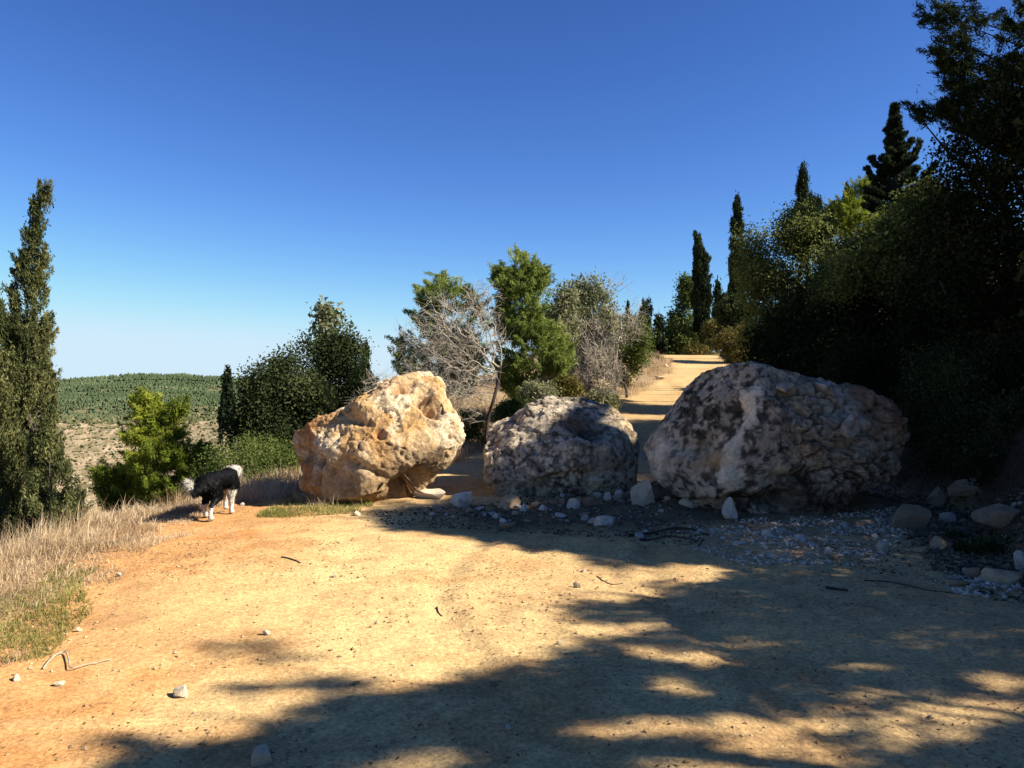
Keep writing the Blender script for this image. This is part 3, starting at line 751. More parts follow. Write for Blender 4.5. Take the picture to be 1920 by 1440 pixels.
# (centre x px, foot y px, width px, height px, material, seed, label)
STONES = [
 (1205, 961, 66, 66, M_pale, 1, 'squarish pale block leaning beside the left foot of the largest boulder'),
 (1366, 984, 40, 48, M_pale, 2, 'upright pale stone standing under the overhang of the largest boulder'),
 (866, 957, 62, 40, M_pale, 3, 'jagged grey white rock right of the flat orange slab'),
 (813, 940, 66, 24, M_sun, 4, 'flat sunlit orange slab at the right foot of the ochre boulder'),
 (955, 959, 46, 36, M_tan, 5, 'two toned cream and brown stone in front of the middle boulder'),
 (1134, 993, 46, 28, M_pale, 6, 'bluish white pointed stone at the near edge of the rubble'),
 (1655, 1039, 36, 31, M_pale, 7, 'round white stone alone in front of the shaded gravel on the right'),
 (1778, 983, 38, 28, M_pale, 8, 'round grey stone lying high on the dark right bank'),
 (1760, 1034, 44, 32, M_tan, 9, 'stone with a pale cap among dark scrub on the right'),
 (1877, 1101, 80, 34, M_tan, 10, 'wide tan wedge of rock at the right edge above the white gravel'),
 (1826, 1084, 42, 24, M_brown, 11, 'small tan rock left of the wide tan wedge'),
 (1917, 1067, 40, 40, M_pale, 12, 'white stone cut by the right edge of the picture'),
 (1706, 996, 82, 66, M_brown, 13, 'lumpy brown rock at the right end of the gravel strip'),
 (1755, 958, 52, 50, M_brown, 77, 'rounded brown rock behind the lumpy one on the right bank'),
 (1815, 950, 92, 46, M_brown, 78, 'reddish slab tilted on the dark right bank'),
 (1882, 1004, 100, 58, M_brown, 16, 'broad brown boulder half buried in the scrub at the right edge'),
 (341, 1308, 34, 29, M_sun, 17, 'rounded cream stone alone on the sunny foreground dirt'),
 (488, 1442, 58, 40, M_sun, 18, 'pale stone at the bottom edge in the foreground shade'),
 (930, 976, 24, 17, M_pale, 19, 'small pale stone just below the two toned stone'),
 (950, 991, 38, 15, M_tan, 20, 'low flat grey stone at the near rim of the rubble, below the two toned stone'),
 (1073, 964, 30, 25, M_pale, 21, 'speckled pale stone left of the olive brown one'),
 (1103, 962, 40, 26, M_brown, 22, 'olive brown stone between two pale ones in the rubble'),
 (1160, 944, 34, 26, M_pale, 23, 'pale stone touching the left side of the squarish block'),
 (1112, 934, 26, 17, M_pale, 24, 'pale stone near the foot of the middle boulder, above the olive brown one'),
 (1100, 920, 32, 13, M_tan, 25, 'flat yellowish stone tight against the foot of the middle boulder'),
 (992, 930, 26, 14, M_pale, 26, 'flat grey stone at the lower left foot of the middle boulder'),
 (1296, 968, 50, 28, M_pale, 27, 'low pale stone in the dark gap under the left end of the largest boulder'),
 (1081, 1103, 17, 13, M_brown, 29, 'dark round pebble alone in the sun right of centre'),
 (1203, 862, 22, 26, M_pale, 31, 'pale stone seen in the gap between the middle and largest boulders'),
 (1141, 948, 26, 20, M_pale, 32, 'pale chip left of the stone touching the squarish block'),
 (965, 972, 22, 12, M_tan, 33, 'small flat stone right below the two toned stone'),
 (818, 960, 30, 14, M_tan, 34, 'grey chip in front of the flat orange slab'),
 (879, 966, 20, 9, M_tan, 35, 'thin flake in front of the jagged grey white rock'),
 (669, 971, 24, 11, M_sun, 36, 'small flat pale stone in front of the ochre boulder'),
 (492, 934, 16, 9, M_pale, 37, 'small white stone in the dry grass left of the ochre boulder'),
 (453, 948, 13, 9, M_pale, 38, 'tiny white stone by the front paws of the dog'),
 (925, 1287, 20, 12, M_tan, 39, 'pale lump of earth and stone at the edge of the foreground shade'),
 (953, 1372, 18, 13, M_pale, 40, 'grey stone in the deep shade at the bottom centre'),
 (1048, 1212, 16, 10, M_sun, 41, 'small pale stone at the sunlit rim of the shade, below centre'),
 (1095, 1072, 14, 7, M_sun, 42, 'little white stone in the sun below the rubble'),
 (1500, 1018, 34, 18, M_pale, 43, 'pale stone in the middle of the white gravel strip'),
 (1440, 1010, 30, 16, M_pale, 44, 'pale stone at the left part of the white gravel strip'),
 (1545, 1020, 26, 12, M_pale, 45, 'flat white stone right of centre in the gravel strip'),
 (1440, 1042, 22, 9, M_pale, 46, 'flat white chip in front of the gravel strip'),
 (1515, 1052, 36, 10, M_tan, 47, 'thin grey slab on the shaded dirt in front of the gravel strip'),
 (1560, 1051, 20, 9, M_tan, 48, 'small tan chip right of the thin grey slab'),
 (1725, 1042, 44, 14, M_tan, 49, 'flat grey stone left of the stone with the pale cap'),
 (1790, 1104, 50, 17, M_tan, 50, 'rounded tan stone lying in the white gravel by the right edge'),
 (1248, 690, 16, 9, M_sun, 51, 'pale stone at the far left edge of the climbing track'),
 (1236, 712, 26, 11, M_sun, 52, 'tan rock on the left edge of the track where it climbs'),
 (30, 1280, 22, 12, M_sun, 53, 'small pale stone near the left edge of the foreground'),
 (148, 1180, 14, 9, M_sun, 54, 'small white stone at the lower rim of the green grass'),
 (222, 1079, 12, 9, M_sun, 55, 'little white stone at the border of dry grass and dirt'),
 (110, 1285, 20, 10, M_sun, 56, 'flat cream stone below the curved twig'),
 (500, 1196, 20, 12, M_sun, 57, 'clod in the small shade spot on the sunny dirt'),
 (627, 1083, 13, 9, M_pale, 58, 'white pebble in the middle of the sunny dirt'),
 (1500, 1142, 14, 9, M_tan, 59, 'round pebble on the shaded dirt right of centre'),
 (668, 1290, 20, 10, M_tan, 60, 'brown clod at the shade edge left of bottom centre'),
]
taken = []
for (px, py, w, h, m_, sd, lab) in STONES:
    q = gpx(px, py); dd = q[1] + 0.4 * w / F * q[1]
    k = dd / F
    place_stone('stone', q[0] * dd / q[1], dd, w * k * 1.04, h * k * 1.25, w * k * 0.85, m_, sd, lab, None, rot=(sd * 1.7) % 6.28 if w < 30 else (sd % 5) * 0.12 - 0.2)
    taken.append((q[0], dd, w * k))

# small rubble: one group per place
def in_poly(px, py, poly):
    poly = np.asarray(poly, float); x0, y0 = poly[:, 0], poly[:, 1]; x1, y1 = np.roll(x0, -1), np.roll(y0, -1)
    px = np.atleast_1d(px)[:, None]; py = np.atleast_1d(py)[:, None]
    c = (y0 > py) != (y1 > py)
    with np.errstate(divide='ignore', invalid='ignore'):
        xi = (x1 - x0) * (py - y0) / (y1 - y0) + x0
    return ((c & (px < xi)).sum(1) % 2) == 1
def scatter(name, poly, n, smin, smax, mats, label, group, seed):
    rr = np.random.default_rng(seed); poly = np.array(poly); k = 0
    while k < n:
        px, py = rr.uniform(poly[:, 0].min(), poly[:, 0].max()), rr.uniform(poly[:, 1].min(), poly[:, 1].max())
        if not in_poly([px], [py], poly)[0]: continue
        q = gpx(px, py); s = smin + (smax - smin) * rr.random() ** 2.5
        place_stone(name, q[0], q[1], s * rr.uniform(0.8, 1.4), s * rr.uniform(0.5, 0.9), s, mats[rr.integers(len(mats))], int(rr.integers(60, 72)), label, group, rot=rr.uniform(0, 6.3), sink=0.25, sub=2, tiltv=rr.uniform(-0.3, 0.3))
        k += 1
scatter('stone', [(900, 960), (1000, 935), (1180, 925), (1290, 975), (1330, 1000), (1200, 1010), (1100, 985), (1000, 985), (900, 985)], 120, 0.035, 0.16, [M_pale, M_tan, M_pale, M_pale, M_brown], 'small loose stone in the shaded rubble in front of the middle boulder', 'small stones in the rubble before the middle boulder', 5)
scatter('stone', [(1310, 990), (1500, 985), (1680, 980), (1690, 1030), (1560, 1050), (1400, 1040), (1310, 1012)], 90, 0.025, 0.10, [M_pale, M_pale, M_tan], 'small whitish stone in the gravel strip below the largest boulder', 'small stones in the gravel strip', 6)
scatter('stone', [(1740, 1085), (1800, 1065), (1920, 1085), (1920, 1125), (1790, 1120)], 34, 0.03, 0.08, [M_pale], 'small white stone in the patch of gravel beside the right edge', 'small stones in the right hand gravel patch', 7)
scatter('stone', [(760, 930), (900, 960), (890, 990), (740, 975)], 22, 0.025, 0.08, [M_tan, M_pale], 'small pale chip on the shaded dirt right of the ochre boulder', 'small chips beside the ochre boulder', 8)
scatter('stone', [(1680, 930), (1920, 900), (1920, 1080), (1700, 1060)], 40, 0.03, 0.13, [M_brown, M_tan, M_brown, M_pale], 'small dull stone among the dark scrub of the right bank', 'small stones on the right bank', 9)

# gravel and clods nobody could count
def pebbles(name, poly, n, smin, smax, mat, label, seed, power=3.0, patchy=False):
    rr = np.random.default_rng(seed); poly = np.array(poly, float)
    wx = [poly[:, 0].min(), poly[:, 0].max(), poly[:, 1].min(), poly[:, 1].max()]
    x = rr.uniform(wx[0], wx[1], n * 3); y = rr.uniform(wx[2], wx[3], n * 3)
    ok = in_poly(x, y, poly)
    if patchy: ok &= fbm(np.stack([x * 2.6, y * 4.5, x * 0], 1), 3, 0.6, seed=seed) > rr.uniform(-0.25, 0.3, len(x))
    x, y = x[ok][:n], y[ok][:n]; n = len(x)
    s = smin + (smax - smin) * rr.random(n) ** power
    V0 = np.array([[1, 0, 0], [-1, 0, 0], [0, 1, 0], [0, -1, 0], [0, 0, 1], [0, 0, -1]], float)
    F0 = np.array([[0, 2, 4], [2, 1, 4], [1, 3, 4], [3, 0, 4], [2, 0, 5], [1, 2, 5], [3, 1, 5], [0, 3, 5]])
    V = V0[None] * rr.uniform(0.6, 1.3, (n, 6, 1)) + rr.normal(0, 0.15, (n, 6, 3))
    th = rr.uniform(0, 6.28, n); cs, sn = np.cos(th)[:, None], np.sin(th)[:, None]
    V = np.stack([V[:, :, 0] * cs - V[:, :, 1] * sn, V[:, :, 0] * sn + V[:, :, 1] * cs, V[:, :, 2] * 0.7], 2) * s[:, None, None] / 2
    V += np.stack([x, y, Hd(x, y) + 0.12 * s], 1)[:, None]
    Fc = (F0[None] + (np.arange(n) * 6)[:, None, None]).reshape(-1, 3)
    o = mesh_obj(name, V.reshape(-1, 3), Fc, mat, attrs={'tint': ('FACE', 'FLOAT', np.repeat(rr.random(n), 8))})
    return tag(o, label, name, None, 'stuff')
M_grav = tint_mat('white_gravel', (0.28, 0.215, 0.14), (0.74, 0.63, 0.48))
M_clod = tint_mat('earth_clods', (0.24, 0.15, 0.08), (0.56, 0.40, 0.22))
M_dark = tint_mat('dark_rubble', (0.05, 0.04, 0.03), (0.20, 0.15, 0.10))
def gp(pts): return [tuple(gpx(*p)[:2]) for p in pts]
pebbles('gravel', gp([(1270, 1000), (1340, 985), (1500, 975), (1700, 965), (1700, 1000), (1640, 1060), (1400, 1060), (1300, 1030)]), 4400, 0.010, 0.055, M_grav, 'whitish crushed gravel strewn below the largest boulder', 91, patchy=True)
pebbles('gravel', gp([(1740, 1095), (1800, 1075), (1930, 1098), (1930, 1125), (1800, 1118)]), 700, 0.012, 0.05, M_grav, 'white crushed gravel beside the right edge', 92, patchy=True)
pebbles('rubble', gp([(700, 960), (900, 950), (1000, 925), (1200, 925), (1320, 990), (1320, 1025), (1150, 1015), (1000, 1000), (720, 985)]), 3000, 0.01, 0.05, M_dark, 'dark broken earth and small rubble before the middle boulder', 93, 2.0)
pebbles('clods', [(-4.0, 3.0), (-4.2, 9.5), (5.0, 9.5), (4.4, 3.0)], 7000, 0.004, 0.034, M_clod, 'small clods and grit scattered over the dirt clearing', 94, 4.0, patchy=True)
pebbles('rubble', gp([(1690, 1000), (1700, 940), (1930, 900), (1930, 1090), (1750, 1070)]), 2500, 0.012, 0.07, M_dark, 'dark crumbled earth on the right bank', 95, 2.0)
# ------------------------------------------------------------------ dog
def make_dog():
    sk = []                                     # tapered capsules: p0, p1, r0, r1 ; forward +x, left +y
    A = sk.append
    A(((-.27, 0, .45), (-.05, 0, .46), .115, .110)); A(((-.05, 0, .46), (.18, 0, .435), .112, .138)); A(((.18, 0, .435), (.31, 0, .44), .138, .115))
    A(((-.05, 0, .44), (.2, 0, .40), .09, .11))                                             # belly coat
    A(((.27, 0, .46), (.40, .01, .50), .125, .10)); A(((.40, .01, .50), (.47, .05, .48), .085, .078))   # neck, skull
    A(((.47, .05, .475), (.56, .12, .41), .058, .032))                                     # muzzle
    A(((-.33, 0, .47), (-.40, .02, .40), .055, .05)); A(((-.40, .02, .40), (-.44, .05, .36), .05, .05)); A(((-.44, .05, .36), (-.46, .08, .40), .042, .04)); A(((-.46, .08, .40), (-.48, .11, .49), .036, .010))
    # rear right planted back, rear left stepping under, front right planted, front left lifted
    A(((-.22, -.075, .42), (-.17, -.09, .28), .105, .070)); A(((-.17, -.09, .28), (-.32, -.09, .155), .060, .032)); A(((-.32, -.09, .155), (-.335, -.09, .035), .030, .027)); A(((-.335, -.09, .028), (-.285, -.09, .024), .030, .026))
    A(((-.22, .075, .42), (-.10, .085, .275), .105, .070)); A(((-.10, .085, .275), (-.20, .085, .15), .058, .032)); A(((-.20, .085, .15), (-.155, .085, .04), .030, .027)); A(((-.155, .085, .030), (-.105, .085, .026), .030, .026))
    A(((.21, -.075, .38), (.17, -.085, .25), .085, .052)); A(((.17, -.085, .25), (.16, -.085, .12), .044, .030)); A(((.16, -.085, .12), (.15, -.085, .03), .029, .027)); A(((.15, -.085, .028), (.195, -.085, .024), .030, .025))
    A(((.22, .075, .38), (.22, .085, .25), .085, .052)); A(((.22, .085, .25), (.305, .085, .15), .042, .030)); A(((.305, .085, .15), (.30, .085, .06), .029, .026)); A(((.30, .085, .055), (.34, .085, .04), .029, .024))
    V0, F0 = icosphere(2); parts = []
    for p0, p1, r0, r1 in sk:
        p0, p1 = np.array(p0), np.array(p1); d = unit(p1 - p0)
        t = (V0 @ d > 0)[:, None]
        parts.append((np.where(t, p1 + V0 * r1, p0 + V0 * r0), F0))
    for s in (-1, 1):                           # ears
        e = V0 * np.array([.022, .035, .05]) + np.array([.435 - s * .02, s * .055 + .04, .545]); parts.append((e, F0))
    V, fs = join(parts)
    tmp = mesh_obj('dog_blank', V, fs)
    md = tmp.modifiers.new('r', 'REMESH'); md.mode = 'VOXEL'; md.voxel_size = 0.011
    m2 = tmp.modifiers.new('s', 'SMOOTH'); m2.factor = 0.5; m2.iterations = 4
    dg = bpy.context.evaluated_depsgraph_get()
    me = bpy.data.meshes.new_from_object(tmp.evaluated_get(dg))
    bpy.data.objects.remove(tmp)
    n = len(me.vertices); V = np.empty(n * 3, np.float32); me.vertices.foreach_get('co', V); V = V.reshape(-1, 3).astype(float)
    tris = []
    for p in me.polygons:
        vs = list(p.vertices)
        for k in range(1, len(vs) - 1): tris.append((vs[0], vs[k], vs[k + 1]))
    Fc = np.array(tris); nor = vnormals(V, Fc)
    bpy.data.meshes.remove(me)
    V = V + nor * (0.006 * fbm(V * 22, 3, 0.6, seed=3))[:, None]
    def coat(q):
        x, y, z = q[:, 0], q[:, 1], q[:, 2]; w = 0.02 * vnoise(q * 18, 5)
        C = np.repeat(np.array([[0.0065, 0.0062, 0.007]]), len(q), 0)
        white = (x + w > 0.285) & (x < 0.47) & (x + 0.55 * (z - .43) + w > 0.26)      # ruff and shoulder collar
        white |= (x + w > 0.09) & (z < 0.31 + w)                             # chest and front legs
        white |= (z + w < 0.165) & (x < 0)                                              # stockings
        white |= (x - w < -0.36) & (y + w > .06)                                                       # tail tip
        white |= (x > .5) & (np.abs(y - .05 - (x - .47) * .75) < 0.018)                                 # blaze
        C[white] = (0.56, 0.51, 0.43)
        cream = (z < 0.33 + w) & (z > .16) & (x > -.06) & (x < .2)
        C[cream & ~white] = (0.30, 0.24, 0.16)
        tan = white & (z < 0.05) & (x < 0.4)
        C[tan] = (0.50, 0.42, 0.32)
        return C
    root = thing('dog', (0, 0, 0), 'black and white shaggy sheepdog walking away, tail tip and collar white', 'dog')
    m, nt, out = new_mat('dog_coat')
    at = N(nt, 'ShaderNodeAttribute', attribute_name='col'); b = N(nt, 'ShaderNodeBsdfPrincipled', i_Roughness=0.55)
    b.inputs['Specular IOR Level'].default_value = 0.12
    nt.links.new(at.outputs['Color'], b.inputs['Base Color']); nt.links.new(b.outputs[0], out.inputs[0])
    body = mesh_obj('body', V, Fc, m, parent=root, attrs={'col': ('POINT', 'FLOAT_COLOR', coat(V))}, smooth=True)
    # coat hair
    rr = np.random.default_rng(8)
    cen = V[Fc].mean(1); area = np.linalg.norm(np.cross(V[Fc[:, 1]] - V[Fc[:, 0]], V[Fc[:, 2]] - V[Fc[:, 0]]), axis=1)
    long = np.where(cen[:, 2] < .16, .15, 1.0) * np.where((cen[:, 0] < -.37), 2.5, 1.0); pk = area * long; pk /= pk.sum()
    fi = rr.choice(len(Fc), 11000, p=pk); w = rr.dirichlet((1, 1, 1), len(fi))
    p = (V[Fc[fi]] * w[:, :, None]).sum(1); nn = unit(nor[Fc[fi]].mean(1))
    x, z = p[:, 0], p[:, 2]
    L = np.where(x < -.36, .07, .034); L = np.where((x > .25) & (x < .46), .055, L); L = np.where((x < -.12) & (z > .30) & (z < .4), .045, L); L = np.where((z < .28) & (x > -.36), .020, L)
    L = np.where(z < .17, .016, L); L = np.where(x > .47, .012, L) * rr.uniform(.6, 1.25, len(p))
    lay = np.where(((x < -.38) & (p[:, 1] > .06))[:, None], np.array([[-.25, 0.45, 0.45]]), np.array([[-.75, 0, -.55]]))
    dr = unit(nn * 0.55 + lay + rr.normal(0, .22, (len(p), 3)))
    sd = unit(np.cross(dr, nn) + 1e-6) * 0.0034
    mid = p + dr * (L * .55)[:, None]; tip = p + unit(dr + np.array([0, 0, -.35])) * L[:, None]
    Vh = np.stack([p - sd, p + sd, mid + sd * .8, mid - sd * .8, tip], 1).reshape(-1, 3)
    b5 = (np.arange(len(p)) * 5)[:, None]
    Qh = b5 + np.array([[0, 1, 2, 3]]); Th = b5 + np.array([[3, 2, 4]])
    ch = np.repeat(coat(p) * rr.uniform(.75, 1.2, (len(p), 1)), 5, 0)
    hair = mesh_obj('hair', Vh, [Qh, Th], m, parent=root, attrs={'col': ('POINT', 'FLOAT_COLOR', ch)})
    ds = V0 * 0.014                              # nose and eyes
    mk, nt, out = new_mat('dog_nose'); b = N(nt, 'ShaderNodeBsdfPrincipled', i_Roughness=0.35); b.inputs['Base Color'].default_value = (.012, .011, .012, 1); nt.links.new(b.outputs[0], out.inputs[0])
    mesh_obj('nose', ds + np.array([.578, .138, .405]), F0, mk, parent=root, smooth=True)
    for s in (-1, 1): mesh_obj('eye', V0 * 0.010 + np.array([.52 - s * .03, s * .035 + .085, .475]), F0, mk, parent=root, smooth=True)
    tag(hair, kind='stuff')
    return root
dog = make_dog()
g1 = gpx(384, 978)
yaw = math.radians(79)
# stand the rear right paw on that spot
off = Matrix.Rotation(yaw, 3, 'Z') @ Vector((-.32, -.09, 0))
dog.rotation_euler = (0, 0, yaw)
dog.scale = (0.93, 0.93, 0.93)
dx, dy = g1[0] + 0.06 - off.x * 0.93, g1[1] + 0.03 - off.y * 0.93
dog.location = (dx, dy, float(Hd(dx, dy)[0]) + 0.004)
# ------------------------------------------------------------------ what the sun reaches: leaves are left out of the canopies to let it through
LIT = [(-400, 820), (300, 880), (545, 925), (640, 962), (760, 983), (900, 993), (1000, 1004), (1090, 1028), (1180, 1060), (1260, 1074), (1310, 1082), (1280, 1090), (1220, 1092), (1150, 1092), (1090, 1088),
       (1060, 1098), (960, 1098), (900, 1106), (960, 1120), (1045, 1122), (1100, 1128), (1020, 1150), (1090, 1168), (1030, 1185), (980, 1196), (930, 1215), (890, 1245), (800, 1262), (730, 1258), (650, 1272), (560, 1300), (490, 1322), (350, 1362), (320, 1405), (290, 1450), (200, 1700), (-900, 1700)]
SPOT_DARK = [(500, 1178, 85, 14), (600, 1202, 90, 12), (270, 1326, 80, 12), (330, 1336, 60, 13), (280, 1396, 60, 13), (410, 1390, 70, 18), (560, 1242, 80, 9), (690, 1240, 70, 9), (860, 1255, 40, 10), (640, 950, 70, 14)]
SPOT_LIT = [(1335, 1198, 62, 13), (1310, 1250, 50, 9), (1290, 1318, 62, 14), (1400, 1368, 50, 12), (1480, 1332, 72, 13), (1440, 1310, 50, 8), (1618, 1285, 42, 9), (1745, 1290, 45, 10), (1728, 1318, 55, 13), (1665, 1345, 62, 13),
            (1380, 1385, 62, 16), (1620, 1418, 62, 16), (1560, 1395, 50, 10), (1882, 1290, 40, 14), (1882, 1228, 32, 7), (1725, 1257, 28, 7), (1655, 1252, 25, 5), (1315, 1056, 62, 12), (1210, 1092, 50, 6), (1430, 1268, 35, 9), (1400, 1430, 60, 14), (1790, 1435, 60, 12), (1530, 1375, 60, 9), (1255, 1140, 40, 6), (1170, 1150, 40, 7), (1870, 1320, 50, 9), (1520, 1310, 40, 7),
            (808, 934, 24, 5), (958, 950, 12, 6)]
MW, MH, M0X, M0Y, MS = 620, 320, -500, 700, 5
_mx, _my = np.meshgrid(M0X + (np.arange(MW) + .5) * MS, M0Y + (np.arange(MH) + .5) * MS)
_lit = in_poly(_mx.ravel(), _my.ravel(), LIT).reshape(MH, MW)
for (x, y, a, b) in SPOT_DARK: _lit &= ~(((_mx - x) / a) ** 2 + ((_my - y) / b) ** 2 < 1)
for (x, y, a, b) in SPOT_LIT: _lit |= (((_mx - x) / (a * 1.35)) ** 2 + ((_my - y) / (b * 1.45)) ** 2 < 1)

def sunward_ok(p, rr, leak=0.02):
    """False for leaves that would put the sunlit ground, the ochre boulder or the bare tree in shade"""
    t = p[:, 2] / S[2]
    jit = rr.normal(0, 0.03, (len(p), 2)) * (leak > 0)
    gx_, gy_ = p[:, 0] - S[0] * t + jit[:, 0], p[:, 1] - S[1] * t + jit[:, 1]
    q_ = np.stack([gx_ * 1.7, gy_ * 3.4, gx_ * 0], 1)
    gx_ = gx_ + 0.55 * fbm(q_, 4, 0.65, seed=71); gy_ = gy_ + 0.16 * fbm(q_ + 9, 4, 0.65, seed=72)
    with np.errstate(divide='ignore', invalid='ignore'):
        px = CX + F * gx_ / gy_; py = HY + F * CH / gy_
    i = ((px - M0X) / MS); j = ((py - M0Y) / MS)
    ok = (gy_ > 1.5) & (i >= 0) & (i < MW) & (j >= 0) & (j < MH)
    lit = np.zeros(len(p), bool)
    lit[ok] = _lit[j[ok].astype(int), i[ok].astype(int)]
    for X0, y0, y1, z0, z1 in ((-2.2, 9.5, 11.9, 0.2, 1.9), (-1.2, 9.5, 11.6, 0.42, 1.9), (-.4, 10.1, 12.0, .50, 1.6), (-.1, 10.1, 12.2, .58, 1.6), (.2, 10.2, 12.2, .74, 1.6), (.5, 10.3, 12.2, .95, 1.6), (.8, 10.5, 12.2, 1.1, 1.6), (1.65, 11.0, 12.4, .6, 1.25), (-.6, 13.2, 15.6, .4, 3.6), (-1.5, 13.6, 15.6, .4, 3.6)):
        t = (p[:, 0] - X0) / S[0]; y = p[:, 1] - S[1] * t; z = p[:, 2] - S[2] * t
        lit |= (y > y0) & (y < y1) & (z > z0) & (z < z1) & (t > 0)
    keep = ~lit | (rr.random(len(p)) < leak)
    if leak > 0:                                # thin parts of the canopy: half shade on the right of the clearing
        nz_ = fbm(np.stack([gx_ * 2.9, gy_ * 6.0, gx_ * 0], 1), 3, 0.55, seed=88) + 0.20 * sstep(1120, 1330, px - 0.25 * (py - 1300)) - 0.17
        thin = np.maximum(0.6 * sstep(-0.05, 0.3, nz_), sstep(0.16, 0.30, nz_)) * sstep(1110, 1190, py)
        keep &= ~(ok & (rr.random(len(p)) < 0.985 * thin))
    return keep

# ------------------------------------------------------------------ trees
BARK = bark_mat('bark', (0.055, 0.045, 0.035), (0.14, 0.115, 0.09))
BARK_PALE = bark_mat('pale_bark', (0.29, 0.245, 0.18), (0.49, 0.425, 0.325))
BARK_DARK = bark_mat('dark_bark', (0.03, 0.026, 0.022), (0.085, 0.07, 0.055))
L_CYP = leaf_mat('cypress_leaf', (0.047, 0.057, 0.022), (0.115, 0.124, 0.046), (0.230, 0.223, 0.084), 0.3)
L_CYPD = leaf_mat('dark_cypress_leaf', (0.015, 0.023, 0.012), (0.035, 0.048, 0.022), (0.066, 0.083, 0.037), 0.22)
L_PINE = leaf_mat('pine_needle', (0.111, 0.145, 0.021), (0.245, 0.289, 0.037), (0.416, 0.431, 0.063), 0.45)
L_PINEM = leaf_mat('green_pine_needle', (0.099, 0.139, 0.032), (0.213, 0.264, 0.060), (0.385, 0.426, 0.112), 0.45)
L_PINEB = leaf_mat('blue_pine_needle', (0.052, 0.072, 0.034), (0.111, 0.137, 0.062), (0.195, 0.221, 0.104), 0.35)
L_PINED = leaf_mat('dark_pine_needle', (0.016, 0.024, 0.010), (0.034, 0.045, 0.017), (0.068, 0.078, 0.027), 0.3)
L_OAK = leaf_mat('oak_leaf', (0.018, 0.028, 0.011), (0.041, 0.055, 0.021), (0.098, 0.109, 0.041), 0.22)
L_OAKD = leaf_mat('shaded_oak_leaf', (0.010, 0.015, 0.006), (0.023, 0.030, 0.012), (0.054, 0.060, 0.023), 0.22)  # oak leaf darkened, shade of the right-hand trees put into the colour
L_OAKG = leaf_mat('shrub_leaf', (0.050, 0.073, 0.020), (0.106, 0.140, 0.035), (0.194, 0.219, 0.057), 0.35)
L_OAKR = leaf_mat('sunlit_oak_leaf', (0.067, 0.082, 0.024), (0.140, 0.164, 0.044), (0.292, 0.299, 0.088), 0.42)  # sunlight on the crown tops put into a brighter leaf colour
L_OLIVE = leaf_mat('olive_leaf', (0.112, 0.123, 0.059), (0.216, 0.223, 0.109), (0.362, 0.355, 0.189), 0.3)
L_BANK = leaf_mat('bank_shrub_leaf', (0.09, 0.08, 0.022), (0.17, 0.15, 0.042), (0.25, 0.21, 0.07), 0.35)

def extents(x, z, poly):
    """left and right edge of the outline at height z round each x"""
    x0, z0 = poly[:, 0], poly[:, 1]; x1, z1 = np.roll(x0, -1), np.roll(z0, -1)
    c = (z0[None] > z[:, None]) != (z1[None] > z[:, None])
    with np.errstate(divide='ignore', invalid='ignore'):
        xi = (x1 - x0)[None] * (z[:, None] - z0[None]) / (z1 - z0)[None] + x0[None]
    l = np.where(c & (xi <= x[:, None]), xi, -1e9).max(1); r = np.where(c & (xi > x[:, None]), xi, 1e9).min(1)
    return l, r

def fill(poly_px, d, n, rr, shell=0.6, depthf=1.0, gap=0.0, gs=1.5, maxw=9.0, edge=0.22):
    """clump centres spread through the volume an outline stands for"""
    poly = np.array([((x - CX) / F * d, CH + (HY - y) / F * d) for x, y in poly_px])
    out = []; tot = 0
    lo, hi = poly.min(0), poly.max(0)
    for _ in range(60):
        m = n * 3
        x = rr.uniform(lo[0], hi[0], m); z = rr.uniform(lo[1], hi[1], m)
        e_ = np.stack([x * 2.2, z * 2.2, x * 0 + d], 1); am = edge * min(hi[0] - lo[0], hi[1] - lo[1])
        xj, zj = x + am * fbm(e_, 3, 0.65, seed=61), z + am * fbm(e_ + 5, 3, 0.65, seed=62)
        ok = in_poly(xj, zj, poly); x, z = x[ok], z[ok]; xj, zj = xj[ok], zj[ok]
        l, r_ = extents(xj, zj, poly); w = np.minimum((r_ - l) / 2, maxw); c = (l + r_) / 2
        t = np.clip((xj - c) / np.maximum(w, 1e-3), -1, 1)
        uy = rr.uniform(-1, 1, len(x)); uy = np.sign(uy) * np.abs(uy) ** shell
        y = uy * np.sqrt(1 - t * t) * w * depthf
        q = np.stack([x, d + y, z], 1)
        if gap and len(q):
            k = fbm(q * gs, 3, seed=int(d * 7)) > -0.30 + gap * rr.uniform(0.15, 1, len(q))
            q, c = q[k], c[k]
        out.append(np.concatenate([q, c[:, None]], 1)); tot += len(q)
        if tot >= n: break
    o = np.concatenate(out)[:n]
    return o[:, :3], np.stack([o[:, 3], np.full(len(o), d), o[:, 2]], 1)

def leaf_quads(c, ax, nrm, L, W):
    """pointed leaf cards: 4 corners about a centre"""
    a = unit(ax); b = unit(np.cross(a, nrm) + 1e-9)
    L = np.asarray(L)[:, None] if np.ndim(L) else L; W = np.asarray(W)[:, None] if np.ndim(W) else W
    V = np.stack([c - a * L / 2, c + b * W / 2 + a * L * 0.05, c + a * L / 2, c - b * W / 2 + a * L * 0.05], 1).reshape(-1, 3)
    return V, np.arange(len(V)).reshape(-1, 4)

def leaf_tris(c, ax, nrm, L, W):
    a = unit(ax); b = unit(np.cross(a, nrm) + 1e-9); L = np.asarray(L)[:, None]; W = np.asarray(W)[:, None]
    V = np.stack([c - a * L / 2 - b * W / 2, c - a * L * 0.4 + b * W / 2, c + a * L / 2], 1).reshape(-1, 3)
    return V, np.arange(len(V)).reshape(-1, 3)

